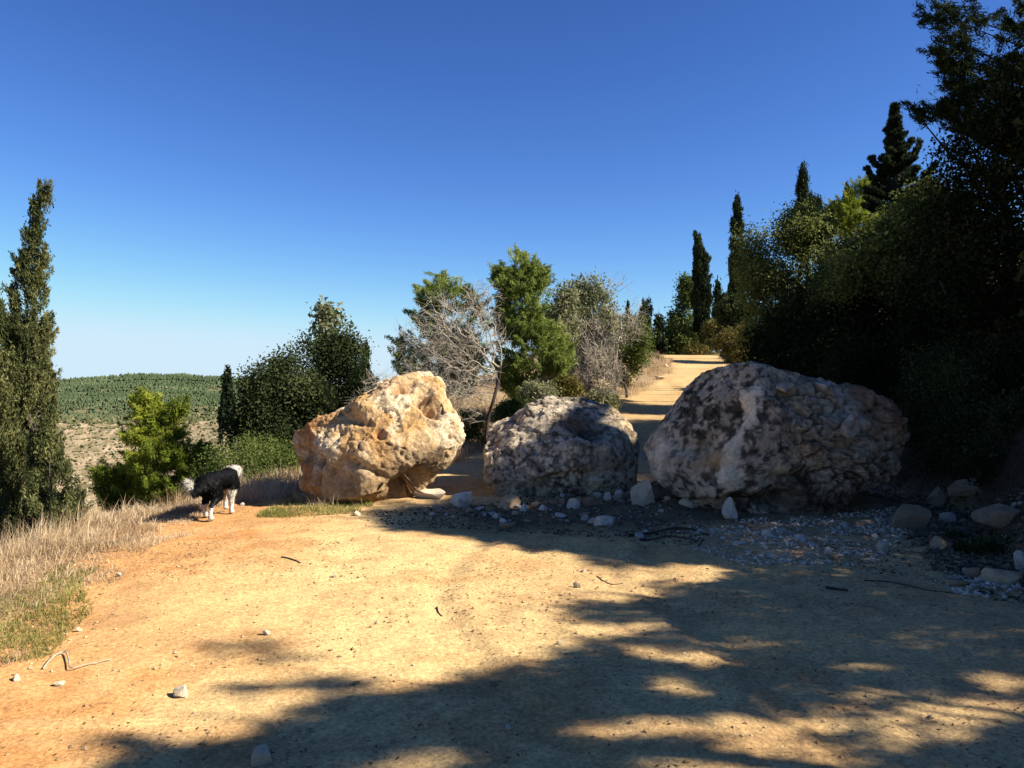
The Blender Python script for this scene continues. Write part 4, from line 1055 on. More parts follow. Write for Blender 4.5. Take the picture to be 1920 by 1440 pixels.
def foliage(kind, cen, axis, rr, per, rc, size, keep=None, up=0.3, shoot=0.0):
    n = len(cen); out = unit(cen - axis + rr.normal(0, 0.15, cen.shape))
    ctint = np.clip(0.42 + 0.45 * fbm(cen * 1.3 + 3, 2, seed=4) + rr.normal(0, 0.16, n), 0, 1)
    k = np.repeat(np.arange(n), per)
    off = rr.normal(0, 1, (len(k), 3)) * np.asarray(rc)
    c = cen[k] + off; o = out[k]
    sdir = None
    if shoot:                                   # needles sit along leading shoots, not in balls
        sd_ = unit(out * (0.75 if kind == 'pine' else 0.35) + np.array([0, 0, 0.65 if kind == 'pine' else 1.0]) + rr.normal(0, 0.38 if kind == 'pine' else 0.2, cen.shape))
        sl = shoot * rr.uniform(0.45, 1.5, n)
        tt = rr.random(len(k)); c = cen[k] + off * (1.15 - 0.8 * tt)[:, None] + sd_[k] * (sl[k] * (tt - 0.35))[:, None]; sdir = sd_[k]
    ti = np.clip(ctint[k] + rr.normal(0, 0.16, len(k)), 0, 1)
    if keep is not None:
        m = keep(c); c, o, ti = c[m], o[m], ti[m]; sdir = sdir[m] if sdir is not None else None
    m = len(c); sz = size * rr.uniform(0.65, 1.3, m)
    if kind == 'oak':
        ax = rr.normal(0, 1, (m, 3)); nr = unit(rr.normal(0, 1, (m, 3)) + o * 0.6 + np.array([0, 0, 0.5]))
        V, Q = leaf_quads(c, ax, nr, sz, sz * 0.62)
    elif kind == 'leaf':                        # far off leaves: one pointed face each
        ax = rr.normal(0, 1, (m, 3)); nr = unit(rr.normal(0, 1, (m, 3)) + o * 0.6 + np.array([0, 0, 0.5]))
        V, Q = leaf_tris(c, ax, nr, sz * 1.15, sz * 0.85)
    elif kind == 'cypress':
        ax = unit((o * 0.55 + np.array([0, 0, 0.9]) if sdir is None else sdir) + rr.normal(0, 0.40, (m, 3))); nr = rr.normal(0, 1, (m, 3))
        V, Q = leaf_tris(c, ax, nr, sz * 1.7, sz * 0.62)
    elif kind == 'pine':
        ax = unit((o * 0.5 + np.array([0, 0, up]) if sdir is None else sdir * 0.9) + rr.normal(0, 0.62, (m, 3))); nr = rr.normal(0, 1, (m, 3))
        V, Q = leaf_tris(c, ax, nr, sz * 1.9, sz * 0.32)
    return V, Q, ti

def colonize(att, seeds, step=0.12, infl=1.2, kill=0.2, iters=90, droop=0.0, rr=None):
    """branches that grow towards points spread through the crown"""
    nodes = [np.array(s, float) for s in seeds]; par = [-1] + list(range(len(seeds) - 1))
    att = np.array(att); alive = np.ones(len(att), bool)
    for it in range(iters):
        kd = KDTree(len(nodes))
        for i, p in enumerate(nodes): kd.insert(p, i)
        kd.balance(); pull = {}
        for ai in np.nonzero(alive)[0]:
            co, i, dist = kd.find(att[ai])
            if dist < kill: alive[ai] = False
            elif dist < infl * (3.0 if it < 12 else 1.0): pull.setdefault(i, []).append(unit(att[ai] - nodes[i]))
        if not pull: break
        for i, ds in pull.items():
            d = np.mean(ds, 0) + rr.normal(0, 0.22, 3) + np.array([0, 0, -droop]); L = np.linalg.norm(d)
            if L < 1e-3: continue
            nodes.append(nodes[i] + d / L * step); par.append(i)
        if len(nodes) > 6000: break
    return np.array(nodes), np.array(par)

def skeleton_mesh(nodes, par, tip=0.004, expo=2.4, rmax=None, n=5, thin=None):
    m = len(nodes); r = np.zeros(m); kids = np.zeros(m, int)
    for i in range(m - 1, -1, -1):
        if r[i] == 0: r[i] = tip ** expo
        if par[i] >= 0: r[par[i]] += r[i]; kids[par[i]] += 1
    rad = r ** (1 / expo)
    if rmax: rad = np.minimum(rad, rmax) if rad.max() > rmax else rad * 1.0
    ch = np.nonzero(par >= 0)[0]
    V, Q = frusta(nodes[par[ch]], nodes[ch] + (nodes[ch] - nodes[par[ch]]) * 0.06, np.minimum(rad[par[ch]], rad[ch] * 1.35), rad[ch], n)
    return V, Q, rad, kids

def trunk_parts(base, top, r0, rr, targets=None, bend=0.04, nlimb=20, limb_r=0.35):
    """one tapering trunk and a set of limbs that leave it"""
    base, top = np.array(base, float), np.array(top, float); L = np.linalg.norm(top - base)
    ts = np.linspace(0, 1, 9)[:, None]
    ctrl = base + (top - base) * ts + rr.normal(0, bend * L * 0.5, (9, 3)) * np.sin(ts * np.pi) * np.array([1, 1, 0.2])
    path = smooth_path(ctrl, 26); rad = r0 * (1 - 0.93 * np.linspace(0, 1, 26) ** 0.8) * (1 + 0.35 * np.exp(-np.linspace(0, 1, 26) * 30))
    V, Q, T = tube(path, rad, 8); trunk = (V, [Q, T]); limbs = []
    if targets is not None and len(targets):
        pick = rr.choice(len(targets), min(nlimb, len(targets)), replace=False)
        for t in targets[pick]:
            h = np.linalg.norm(t[:2] - path[:, :2], axis=1)
            want = t[2] - 0.55 * h - 0.1
            j = int(np.argmin(np.abs(path[:, 2] - want))); j = min(max(j, 4), 23)
            p0 = path[j]; mid = p0 * 0.45 + t * 0.55 + np.array([0, 0, -0.10 * np.linalg.norm(t - p0)]) + rr.normal(0, 0.05, 3) * np.linalg.norm(t - p0)
            lp = smooth_path([p0, mid, t], 7); rl = max(rad[j] * limb_r, 0.008)
            V, Q, T = tube(lp, rl * np.linspace(1, 0.25, 7), 5); limbs.append((V, [Q, T]))
    return trunk, limbs

TREE_N = [0]
def tree(label, kind, d, poly, mat, n=160, per=70, rc=0.16, size=0.06, base=None, bark=None, r0=0.09, name=None, cat='tree', group=None,
         shade=False, shell=0.6, depthf=1.0, gap=0.25, gs=1.5, nlimb=20, top=None, up=0.3, seed=None, edge=0.22, shoot=None, extra=None, trunk_name='trunk', polys=None):
    TREE_N[0] += 1; rr = np.random.default_rng(1000 + (seed or TREE_N[0]))
    plist = polys or [(poly, 1.0)]
    cs, axs = [], []
    for pl, share in plist:
        c, a = fill(pl, d, max(4, int(n * share)), rr, shell, depthf, gap, gs, edge=edge); cs.append(c); axs.append(a)
    cen = np.concatenate(cs); axis = np.concatenate(axs)
    pa = np.concatenate([np.array(pl, float) for pl, _ in plist])
    bx = base[0] if base else float(pa[:, 0].mean())
    bX = (bx - CX) / F * d; bz = float(Hd(bX, d)[0])
    if top is None: k = pa[:, 1].argmin(); top = pa[k]
    tp = P(top[0], top[1], d) - np.array([0, 0, 0.4])
    root = thing(name or {'oak': 'oak_tree', 'cypress': 'cypress_tree', 'pine': 'pine_tree'}[kind], (bX, d, bz - 0.05), label, cat, group)
    keep = None
    if shade: keep = lambda c: sunward_ok(c, rr)
    fk = 'leaf' if kind == 'oak' and d > 12.8 else kind
    if shoot is None: shoot = {'oak': 0.0, 'pine': 0.34 * d / 20, 'cypress': 0.24 * min(d, 20) / 12 * (1.0 if d < 20 else 0.75)}[kind]
    V, Q, ti = foliage(fk, cen, axis, rr, per, rc, size, keep, up, shoot)
    if shade: cen = cen[sunward_ok(cen, rr)]
    if extra is not None: V, Q, ti = extra(V, Q, ti, rr)
    zmin = bz + 0.0
    trunk, limbs = trunk_parts((bX, d, bz - 0.15), tp, r0, rr, cen, nlimb=nlimb)
    mesh_obj(trunk_name, trunk[0], trunk[1], bark or BARK, parent=root, smooth=True, loc=root.location)
    if limbs:
        Vl, fl = join(limbs); tag(mesh_obj('limbs', Vl, fl, bark or BARK, parent=root, smooth=True, loc=root.location), kind='stuff')
    mesh_obj('crown', V, Q, mat, parent=root, attrs={'tint': ('FACE', 'FLOAT', ti)}, loc=root.location)
    return root

def bare(label, d, poly, seeds_px, n=900, step=0.10, infl=1.0, kill=0.16, tip=0.0045, bark=None, name='bare_tree', cat='tree', twig=(3, 0.16), depthf=0.9, seed=1, rmax=None, darkfrom=None, ground=True, group=None):
    rr = np.random.default_rng(3000 + seed)
    att, _ = fill(poly, d, n, rr, 0.8, depthf, 0.3, 1.2)
    sp = []
    for i, (x, y) in enumerate(seeds_px): sp.append(P(x, y, d + rr.normal(0, 0.05)))
    b = sp[0].copy(); b[2] = float(Hd(b[0], b[1])[0]) - 0.08
    if ground: sp[0] = b
    if len(sp) == 1: sp.append(sp[0] + np.array([0, 0, step]))
    pts = smooth_path(sp, max(4, int(np.linalg.norm(np.diff(np.array(sp), axis=0), axis=1).sum() / step)))
    nodes, par = colonize(att, pts, step, infl, kill, 80, 0.0, rr)
    V, Q, rad, kids = skeleton_mesh(nodes, par, tip, 2.3, rmax)
    root = thing(name, tuple(pts[0]), label, cat, group)
    m = bark or BARK_PALE
    # trunk = the seed stem; branches = all that grew from it; twigs = fine spray at the ends
    ch = np.nonzero(par >= 0)[0]; stem = ch < len(pts)
    nv = 10
    def sub(mask):
        keep = np.repeat(mask, nv); idx = np.cumsum(keep) - 1
        q = Q.reshape(len(ch), -1, 4)[mask].reshape(-1, 4)
        return V[keep], idx[q]
    Vs, Qs = sub(stem); mesh_obj('trunk', Vs, Qs, darkfrom or m, parent=root, smooth=True, loc=root.location)
    Vb, Qb = sub(~stem); tag(mesh_obj('branches', Vb, Qb, m, parent=root, smooth=True, loc=root.location), kind='stuff')
    far = np.nonzero(rad < tip * 2.2)[0]; far = far[far >= len(pts)]
    k = np.repeat(far, twig[0]); p0 = nodes[k]; base_d = unit(nodes[k] - nodes[par[k]])
    dr = unit(base_d + rr.normal(0, 0.65, p0.shape)); L = twig[1] * rr.uniform(0.4, 1.3, len(k))[:, None]
    p1 = p0 + dr * L; p2 = p1 + unit(dr + rr.normal(0, 0.4, p0.shape)) * L * 0.8
    Va, Qa = frusta(np.concatenate([p0, p1]), np.concatenate([p1, p2]), np.full(2 * len(k), tip * 0.8), np.concatenate([np.full(len(k), tip * 0.65), np.full(len(k), tip * 0.35)]), 3)
    tag(mesh_obj('twigs', Va, Qa, m, parent=root, loc=root.location), kind='stuff')
    return root

# --- left of the track
tree('tall shaggy cypress with a bent tip standing in the sun at the left edge', 'cypress', 12.0,
     [(92, 360), (78, 369), (66, 384), (62, 410), (50, 440), (44, 480), (38, 520), (26, 560), (24, 610), (14, 660), (6, 720), (0, 800), (-5, 900), (0, 985), (60, 1000), (94, 960), (98, 860), (95, 770), (90, 700), (91, 640), (84, 580), (78, 540), (81, 500), (76, 465), (72, 440), (78, 410), (76, 388), (98, 362)],
     L_CYP, n=680, per=170, rc=(0.035, 0.035, 0.05), size=0.031, base=(45, 1000), r0=0.13, gap=0.3, gs=3.2, nlimb=40, shell=0.8, top=(66, 420), edge=0.08, shoot=0.34)
tree('bushy young cypress in front of the foot of the tall left cypress', 'cypress', 11.2,
     [(82, 800), (66, 850), (60, 920), (62, 1010), (100, 1010), (140, 985), (140, 930), (128, 880), (110, 830), (95, 790)], L_CYP, n=280, per=140, rc=(0.04, 0.04, 0.05), size=0.03, r0=0.05, gap=0.3, gs=2.5, nlimb=12, shoot=0.28)
tree('cypress mostly cut off by the left edge of the picture', 'cypress', 11.6,
     [(-12, 560), (-40, 650), (-60, 800), (-70, 980), (0, 1000), (30, 900), (22, 760), (8, 660), (4, 590)], L_CYP, n=360, per=110, rc=(0.06, 0.06, 0.10), size=0.033, r0=0.11, gap=0.4, gs=3.0, nlimb=16, edge=0.12)
tree('small bright yellow green pine with open tiers below the track edge, left of the dog', 'pine', 15.0, None, L_PINE, n=640, per=95, rc=(0.05, 0.05, 0.04), size=0.05, base=(300, 985), r0=0.07, gap=0.12, nlimb=40, top=(285, 745),
     polys=[([(250, 735), (262, 742), (300, 742), (310, 775), (296, 790), (262, 790), (255, 765)], .10), ([(330, 765), (345, 752), (346, 772), (320, 795), (306, 785)], .03), ([(262, 800), (320, 790), (332, 815), (322, 832), (262, 832), (236, 815), (240, 805)], .12), ([(245, 842), (330, 835), (385, 842), (400, 880), (392, 940), (330, 952), (260, 945), (240, 900), (250, 870)], .50), ([(178, 885), (215, 872), (250, 890), (255, 935), (220, 950), (188, 935)], .25)], gs=2.4, shoot=0.3)
tree('thin dark cypress seen against the far hill left of the oaks', 'cypress', 30.0, [(425, 694), (418, 722), (413, 780), (411, 832), (436, 834), (438, 780), (432, 722)], L_CYPD, n=110, per=50, rc=(0.05, 0.05, 0.16), size=0.11, r0=0.08, gap=0.1, nlimb=6, edge=0.08, shoot=0.16)
tree('spreading dark oak with a ragged top at the rim behind the dog', 'oak', 15.0,
     [(452, 728), (466, 712), (482, 714), (498, 694), (512, 690), (528, 668), (542, 676), (558, 668), (586, 700), (606, 740), (598, 800), (590, 880), (540, 905), (490, 895), (470, 850), (474, 806), (458, 776), (444, 745)], L_OAK, n=330, per=130, rc=0.13, size=0.046, base=(520, 930), r0=0.11, gap=0.8, gs=2.8, nlimb=30, edge=0.3)
tree('taller dark oak left behind the ochre boulder', 'oak', 15.8,
     [(560, 690), (585, 660), (602, 640), (622, 645), (642, 636), (662, 655), (672, 680), (682, 705), (672, 760), (660, 800), (600, 870), (545, 860), (555, 780), (548, 720)], L_OAK, n=270, per=130, rc=0.13, size=0.046, base=(610, 900), r0=0.12, gap=0.75, gs=2.8, nlimb=26, edge=0.3)
tree('slender tree with sparse sunlit leaves rising above the dark oaks', 'oak', 17.5, [(597, 563), (606, 572), (625, 572), (640, 595), (650, 615), (648, 650), (655, 690), (630, 700), (605, 680), (598, 620)], L_OLIVE, n=90, per=26, rc=0.10, size=0.085, base=(625, 900), r0=0.07, gap=0.3, gs=2.0, nlimb=22)
tree('low leafy green shrub behind the dog at the rim of the slope', 'oak', 12.6, [(380, 870), (398, 845), (430, 832), (470, 828), (520, 836), (556, 850), (566, 890), (560, 925), (480, 925), (390, 945), (360, 920), (372, 890)], L_OAKG, n=210, per=110, rc=0.10, size=0.036, base=(460, 940), r0=0.04, name='shrub', cat='shrub', gap=0.2, gs=2.2, nlimb=14)
tree('small dark cypress tip between the oaks and the ochre boulder', 'cypress', 24.0, [(686, 648), (681, 680), (672, 715), (666, 760), (706, 760), (700, 715), (692, 690)], L_CYPD, n=90, per=50, rc=(0.05, 0.05, 0.12), size=0.09, r0=0.06, gap=0.1, nlimb=8)
bare('dry leafless bush showing over the left shoulder of the ochre boulder', 14.0, [(655, 760), (680, 720), (700, 690), (735, 680), (765, 690), (790, 720), (780, 790), (690, 800)], [(715, 860), (715, 800)], n=420, step=0.07, infl=0.8, kill=0.11, tip=0.003, name='bare_shrub', cat='shrub', twig=(3, 0.14), seed=2)

# --- behind the boulders, left of the climbing track
tree('broad ragged green pine left behind the pale bare tree', 'pine', 21.0, [(838, 511), (850, 516), (855, 530), (870, 524), (878, 545), (896, 545), (906, 560), (915, 610), (910, 690), (880, 740), (760, 740), (738, 690), (738, 650), (752, 640), (768, 600), (775, 575), (792, 560), (800, 540), (825, 535)], L_PINEM, n=480, per=90, rc=(0.055, 0.055, 0.045), size=0.066, base=(830, 780), r0=0.11, gap=0.5, gs=1.6, nlimb=30, up=0.7, shoot=0.42)
bare('pale grey leafless tree with a dark leaning trunk between the ochre and the middle boulder', 14.8, [(748, 655), (770, 610), (800, 575), (850, 556), (890, 548), (930, 520), (958, 530), (958, 600), (940, 690), (905, 770), (870, 800), (840, 760), (790, 730), (750, 700)], [(908, 826), (914, 790), (924, 755), (934, 715), (938, 690)], n=900, step=0.085, infl=1.0, kill=0.12, tip=0.0034, twig=(3, 0.14), seed=3, darkfrom=BARK_DARK)
bare('low spreading grey thicket of bare twigs under the pale leafless tree', 15.8, [(745, 700), (770, 650), (830, 630), (900, 640), (930, 700), (930, 790), (880, 830), (800, 800)], [(860, 850), (855, 800)], n=240, step=0.08, infl=0.9, kill=0.12, tip=0.003, name='bare_shrub', cat='shrub', twig=(3, 0.15), seed=4)
tree('upright bright green pine with a ragged top in the middle of the picture', 'pine', 20.0, None, L_PINEM, n=720, per=100, rc=(0.05, 0.05, 0.045), size=0.062, base=(995, 775), r0=0.11, gap=0.5, gs=1.8, nlimb=44, top=(965, 460),
     polys=[([(962, 440), (953, 466), (945, 475), (950, 490), (932, 490), (928, 505), (934, 530), (920, 540), (926, 570), (940, 600), (1000, 610), (1022, 590), (1024, 560), (1018, 500), (1006, 500), (1002, 530), (996, 510), (994, 468), (984, 485), (978, 475), (972, 452)], .42), ([(935, 610), (1000, 600), (1040, 618), (1058, 650), (1070, 665), (1062, 688), (1012, 700), (990, 735), (950, 735), (930, 690), (940, 650)], .46), ([(1005, 690), (1060, 672), (1078, 672), (1050, 694)], .04), ([(940, 690), (1000, 690), (1015, 745), (975, 752), (945, 735)], .08)], edge=0.12, up=0.7, shoot=0.42)
tree('grey green olive like tree right behind the bright green pine', 'oak', 27.0, [(1030, 548), (1045, 540), (1062, 548), (1075, 575), (1076, 640), (1060, 700), (1030, 690), (1016, 640), (1018, 580)], L_OLIVE, n=130, per=110, rc=0.18, size=0.085, base=(1045, 740), r0=0.1, gap=0.4, nlimb=18)
tree('rounded grey green tree left of the leafless crown', 'oak', 28.5, [(1076, 545), (1090, 532), (1110, 526), (1130, 540), (1140, 575), (1150, 640), (1140, 700), (1090, 700), (1075, 640), (1070, 580)], L_OLIVE, n=170, per=110, rc=0.18, size=0.085, base=(1105, 740), r0=0.1, gap=0.4, nlimb=18)
tree('low olive green bushy tree at the left edge of the climbing track', 'oak', 30.0, [(1135, 620), (1165, 600), (1200, 612), (1216, 640), (1218, 672), (1190, 690), (1140, 695), (1125, 660)], L_OAKG, n=150, per=100, rc=0.16, size=0.075, base=(1175, 715), r0=0.07, gap=0.35, nlimb=14)
bare('airy leafless tree with reddish grey twigs above the olive green trees', 27.5, [(1112, 590), (1128, 545), (1150, 515), (1180, 512), (1196, 540), (1206, 590), (1196, 640), (1150, 660), (1118, 640)], [(1152, 735), (1154, 690), (1158, 650)], n=560, step=0.15, infl=1.8, kill=0.2, tip=0.0055, twig=(3, 0.26), seed=5)
bare('pale leafless tree in front of the grey green trees, right of the bright pine', 25.5, [(1040, 640), (1062, 590), (1100, 590), (1140, 600), (1150, 650), (1130, 710), (1070, 710)], [(1090, 745), (1092, 700)], n=260, step=0.13, infl=1.5, kill=0.18, tip=0.005, twig=(3, 0.22), seed=7)
bare('dark grey bare bush at the bend left of the track', 22.0, [(1092, 680), (1105, 650), (1130, 640), (1158, 655), (1168, 690), (1160, 735), (1110, 740)], [(1130, 755), (1130, 730)], n=520, step=0.09, infl=1.0, kill=0.13, tip=0.0045, name='bare_shrub', cat='shrub', twig=(4, 0.20), seed=6)

# --- at the crest and right of the track
for (px, w, top_, d_, lab) in ((1206, 9, 546, 70, 'left of two slim cypresses at the far bend of the track'), (1216, 10, 543, 71, 'right of two slim cypresses at the far bend of the track'), (1178, 8, 560, 66, 'faint slim cypress behind the leafless crown near the far bend')):
    tree(lab, 'cypress', d_, [(px, top_), (px - w * .5, top_ + 40), (px - w * .9, top_ + 90), (px - w * .8, 672), (px + w * .8, 672), (px + w * .9, top_ + 90), (px + w * .5, top_ + 40)], L_CYPD, n=90, per=40, rc=(0.09, 0.09, 0.2), size=0.16, r0=0.12, gap=0.1, nlimb=4)
tree('spiky young conifer at the crest right of the slim pair of cypresses', 'cypress', 68.0, [(1236, 568), (1231, 590), (1226, 600), (1228, 625), (1222, 640), (1226, 672), (1250, 672), (1248, 640), (1242, 620), (1246, 605), (1240, 590)], L_CYPD, n=80, per=40, rc=(0.14, 0.14, 0.2), size=0.24, r0=0.12, gap=0.3, nlimb=10)
tree('loose green bushes closing the crest of the track', 'oak', 69.0, [(1240, 640), (1262, 615), (1290, 620), (1300, 660), (1280, 676), (1238, 676)], L_OAKG, n=110, per=45, rc=0.3, size=0.24, r0=0.12, gap=0.4, nlimb=10, name='shrub', cat='shrub')
tree('broad ragged tree left of the dark cypress beside the track', 'oak', 71.0, [(1285, 518), (1300, 535), (1308, 600), (1302, 660), (1262, 660), (1256, 610), (1266, 575), (1276, 545)], L_OAKG, n=170, per=80, rc=0.3, size=0.17, r0=0.16, gap=0.5, gs=.8, nlimb=16)
tree('dark flame shaped cypress with ragged sides at the bend right of the track', 'cypress', 68.0, [(1308, 440), (1305, 456), (1301, 470), (1303, 490), (1300, 520), (1299, 560), (1304, 600), (1311, 640), (1319, 640), (1327, 600), (1331, 550), (1328, 510), (1322, 480), (1316, 458), (1312, 444)], L_CYPD, n=360, per=110, rc=(0.09, 0.09, 0.18), size=0.14, edge=0.2, base=(1318, 660), r0=0.16, gap=0.2, gs=1.0, nlimb=10, shoot=0.55)
tree('tallest slim cypress beside the oak mass, right of the track', 'cypress', 54.0, [(1381, 366), (1378, 388), (1375, 412), (1371, 450), (1369, 500), (1370, 570), (1392, 572), (1395, 500), (1391, 450), (1387, 402), (1384, 382)], L_CYPD, n=320, per=110, rc=(0.09, 0.09, 0.16), size=0.11, base=(1382, 650), r0=0.15, gap=0.08, gs=1.0, nlimb=8, edge=0.2, shoot=0.4)
tree('small pointed cypress between the two large dark cypresses', 'cypress', 66.0, [(1345, 530), (1338, 560), (1336, 640), (1354, 640), (1352, 560)], L_CYPD, n=80, per=45, rc=(0.1, 0.1, 0.26), size=0.2, r0=0.1, gap=0.2, nlimb=4)
tree('spiky conifer just left of the tallest slim cypress', 'cypress', 62.0, [(1360, 540), (1352, 570), (1346, 640), (1376, 640), (1368, 570)], L_CYPD, n=90, per=45, rc=(0.14, 0.14, 0.2), size=0.2, r0=0.1, gap=0.35, nlimb=6)
tree('dark rounded shrub at the foot of the tallest slim cypress', 'oak', 51.0, [(1350, 575), (1362, 560), (1390, 556), (1412, 575), (1412, 605), (1380, 620), (1352, 605)], L_OAK, n=150, per=60, rc=0.2, size=0.14, base=(1382, 660), r0=0.1, gap=0.15, nlimb=10)
tree('yellowish scrub bush on the bank below the dark rounded shrub', 'oak', 50.0, [(1340, 655), (1350, 628), (1378, 612), (1410, 612), (1424, 640), (1410, 668), (1370, 680)], L_BANK, n=170, per=55, rc=0.18, size=0.12, base=(1385, 680), r0=0.05, name='shrub', cat='shrub', gap=0.25, nlimb=10)
tree('olive yellow bush at the foot of the dark flame shaped cypress', 'oak', 64.0, [(1310, 655), (1320, 615), (1345, 605), (1356, 640), (1345, 662)], L_BANK, n=110, per=50, rc=0.2, size=0.15, base=(1330, 668), r0=0.05, name='shrub', cat='shrub', gap=0.25, nlimb=8)
tree('reddish dry bush on the bank where the track bends', 'oak', 62.0, [(1286, 664), (1300, 645), (1330, 650), (1350, 668), (1320, 672)], L_BANK, n=60, per=45, rc=0.2, size=0.13, base=(1315, 674), r0=0.04, name='shrub', cat='shrub', gap=0.2, nlimb=6)
tree('grassy yellow green bush above the left end of the largest boulder', 'oak', 33.0, [(1378, 690), (1392, 660), (1425, 640), (1450, 650), (1440, 690), (1400, 700)], L_BANK, n=130, per=55, rc=0.16, size=0.10, base=(1415, 700), r0=0.05, name='shrub', cat='shrub', gap=0.25, nlimb=8, shade=True)
tree('big spreading oak with mottled sunlit top beside the tallest cypress', 'oak', 25.0, [(1400, 445), (1425, 430), (1450, 424), (1470, 405), (1490, 398), (1520, 395), (1545, 418), (1575, 455), (1610, 500), (1605, 560), (1560, 600), (1450, 640), (1415, 640), (1420, 600), (1404, 560), (1396, 500)], L_OAKR, n=560, per=120, rc=0.20, size=0.07, base=(1500, 700), r0=0.2, gap=0.6, gs=1.3, nlimb=40, shade=True, edge=0.12)
tree('tall spire cypress rising out of the oak crowns on the right', 'cypress', 32.0, [(1505, 307), (1502, 325), (1499, 350), (1496, 400), (1496, 480), (1515, 480), (1514, 400), (1511, 345), (1508, 322)], L_CYPD, n=170, per=100, rc=(0.07, 0.07, 0.12), size=0.085, base=(1505, 690), r0=0.14, gap=0.1, nlimb=6, edge=0.08, shoot=0.16)
tree('short left one of two cypress tips beside the tall spire', 'cypress', 33.0, [(1521, 368), (1515, 390), (1513, 450), (1530, 450), (1528, 390)], L_CYPD, n=70, per=50, rc=(0.06, 0.06, 0.16), size=0.12, base=(1521, 690), r0=0.1, gap=0.1, nlimb=4)
tree('short right one of two cypress tips beside the tall spire', 'cypress', 33.5, [(1534, 374), (1528, 395), (1527, 450), (1543, 450), (1541, 395)], L_CYPD, n=70, per=50, rc=(0.06, 0.06, 0.16), size=0.12, base=(1535, 690), r0=0.1, gap=0.1, nlimb=4)
tree('sunlit yellow green pine crown below the dark fir like tree', 'pine', 27.0, [(1612, 340), (1625, 335), (1640, 355), (1652, 380), (1650, 420), (1610, 450), (1560, 440), (1552, 410), (1560, 390), (1585, 360)], L_PINE, n=420, per=90, rc=(0.05, 0.05, 0.03), size=0.055, base=(1610, 700), r0=0.14, gap=0.2, nlimb=16, edge=0.05)
tree('thin dark cypress tip left of the yellow green pine crown', 'cypress', 30.0, [(1590, 342), (1585, 370), (1580, 420), (1602, 420), (1597, 370)], L_CYPD, n=60, per=45, rc=(0.06, 0.06, 0.14), size=0.12, base=(1591, 690), r0=0.1, gap=0.1, nlimb=4)
def fir(label, d, stem, boughs, mat, seed, spire):
    rr = np.random.default_rng(seed)
    bX = (stem[0][0] - CX) / F * d; bz = float(Hd(bX, d)[0])
    root = thing('fir_tree', (bX, d, bz - .05), label, 'tree')
    st = smooth_path([np.array([bX, d, bz - .15])] + [P(x, y, d) for x, y in stem], 30)
    V, Q, T = tube(st, np.linspace(.15, .012, 30), 7); mesh_obj('trunk', V, [Q, T], BARK_DARK, parent=root, smooth=True, loc=root.location)
    allb = list(boughs); cen, axs, wood = [], [], []
    y0, y1 = spire
    for k, y in enumerate(np.arange(y0, y1, 4.0)):
        w = 1.5 + (y - y0) * 0.13 + rr.uniform(-1.0, 4.5) * min(1, (y - y0) / 30); sx = -1 if k % 2 else 1
        cx = np.interp(y, [q[1] for q in stem][::-1], [q[0] for q in stem][::-1])
        allb.append([(cx, y + 4), (cx + sx * w * .6, y + 1), (cx + sx * w, y - 3)])
    for k, y in enumerate(np.arange(286, 402, 9.0)):
        w = 16 + (y - 286) * 0.46 + rr.uniform(-7, 7); cx = 1680
        for sx in (-1, 1): allb.append([(cx, y + 8), (cx + sx * w * .55, y + 2 + rr.uniform(-3, 3)), (cx + sx * w, y - 9 + rr.uniform(-5, 5))])
    for b in allb:
        dep = rr.uniform(-.6, .6); pts = [P(x, y, d + dep * j / max(1, len(b) - 1)) for j, (x, y) in enumerate(b)]
        for copy in range(2 if len(b) == 3 and abs(b[2][0] - b[0][0]) < 26 else 1):
            pp = [np.array(q) for q in pts]
            if copy:                            # boughs all round the stem, not only to both sides
                a = rr.uniform(.8, 2.2) * rr.choice([-1, 1]); o0 = pp[0].copy()
                for q in pp:
                    v = q - o0; q[:] = o0 + np.array([v[0] * math.cos(a), v[0] * math.sin(a), v[2]])
            q = smooth_path(pp, 14); L = np.linalg.norm(q[-1] - q[0])
            V, Qb, T = tube(q, np.linspace(.03, .006, 14), 5); wood.append((V, [Qb, T]))
            n = int(7 + 85 * L); t = rr.random(n) ** .8; j = (t * 13).astype(int)
            c = q[j] + rr.normal(0, 1, (n, 3)) * np.array([.03, .03, .02]) + np.array([0, 0, -.02])
            cen.append(c); axs.append(q[np.maximum(j - 3, 0)])
    V, Q, ti = foliage('cypress', np.concatenate(cen), np.concatenate(axs), rr, 24, (.034, .034, .016), .052)
    tag(mesh_obj('limbs', *join(wood), BARK_DARK, parent=root, smooth=True, loc=root.location), kind='stuff')
    mesh_obj('crown', V, Q, mat, parent=root, attrs={'tint': ('FACE', 'FLOAT', ti)}, loc=root.location)
fir('dark fir like tree with upswept level branches against the sky', 24.0, [(1683, 420), (1681, 330), (1678, 250), (1677, 192)],
    [[(1680, 330), (1650, 312), (1631, 290)], [(1680, 358), (1645, 346), (1623, 308)], [(1679, 306), (1662, 300), (1652, 292)], [(1678, 276), (1668, 268), (1661, 258)], [(1678, 252), (1667, 246), (1662, 236)], [(1681, 385), (1645, 375), (1622, 345)],
     [(1680, 318), (1708, 298), (1727, 258)], [(1680, 292), (1700, 276), (1712, 257)], [(1679, 268), (1690, 256), (1697, 246)], [(1681, 345), (1706, 332), (1722, 308)], [(1682, 370), (1722, 350), (1738, 316)], [(1684, 385), (1728, 350), (1756, 298)], [(1684, 395), (1725, 372), (1750, 340)], [(1682, 400), (1655, 390), (1640, 372)], [(1682, 410), (1710, 395), (1730, 372)]], L_CYPD, 77, (196, 318))
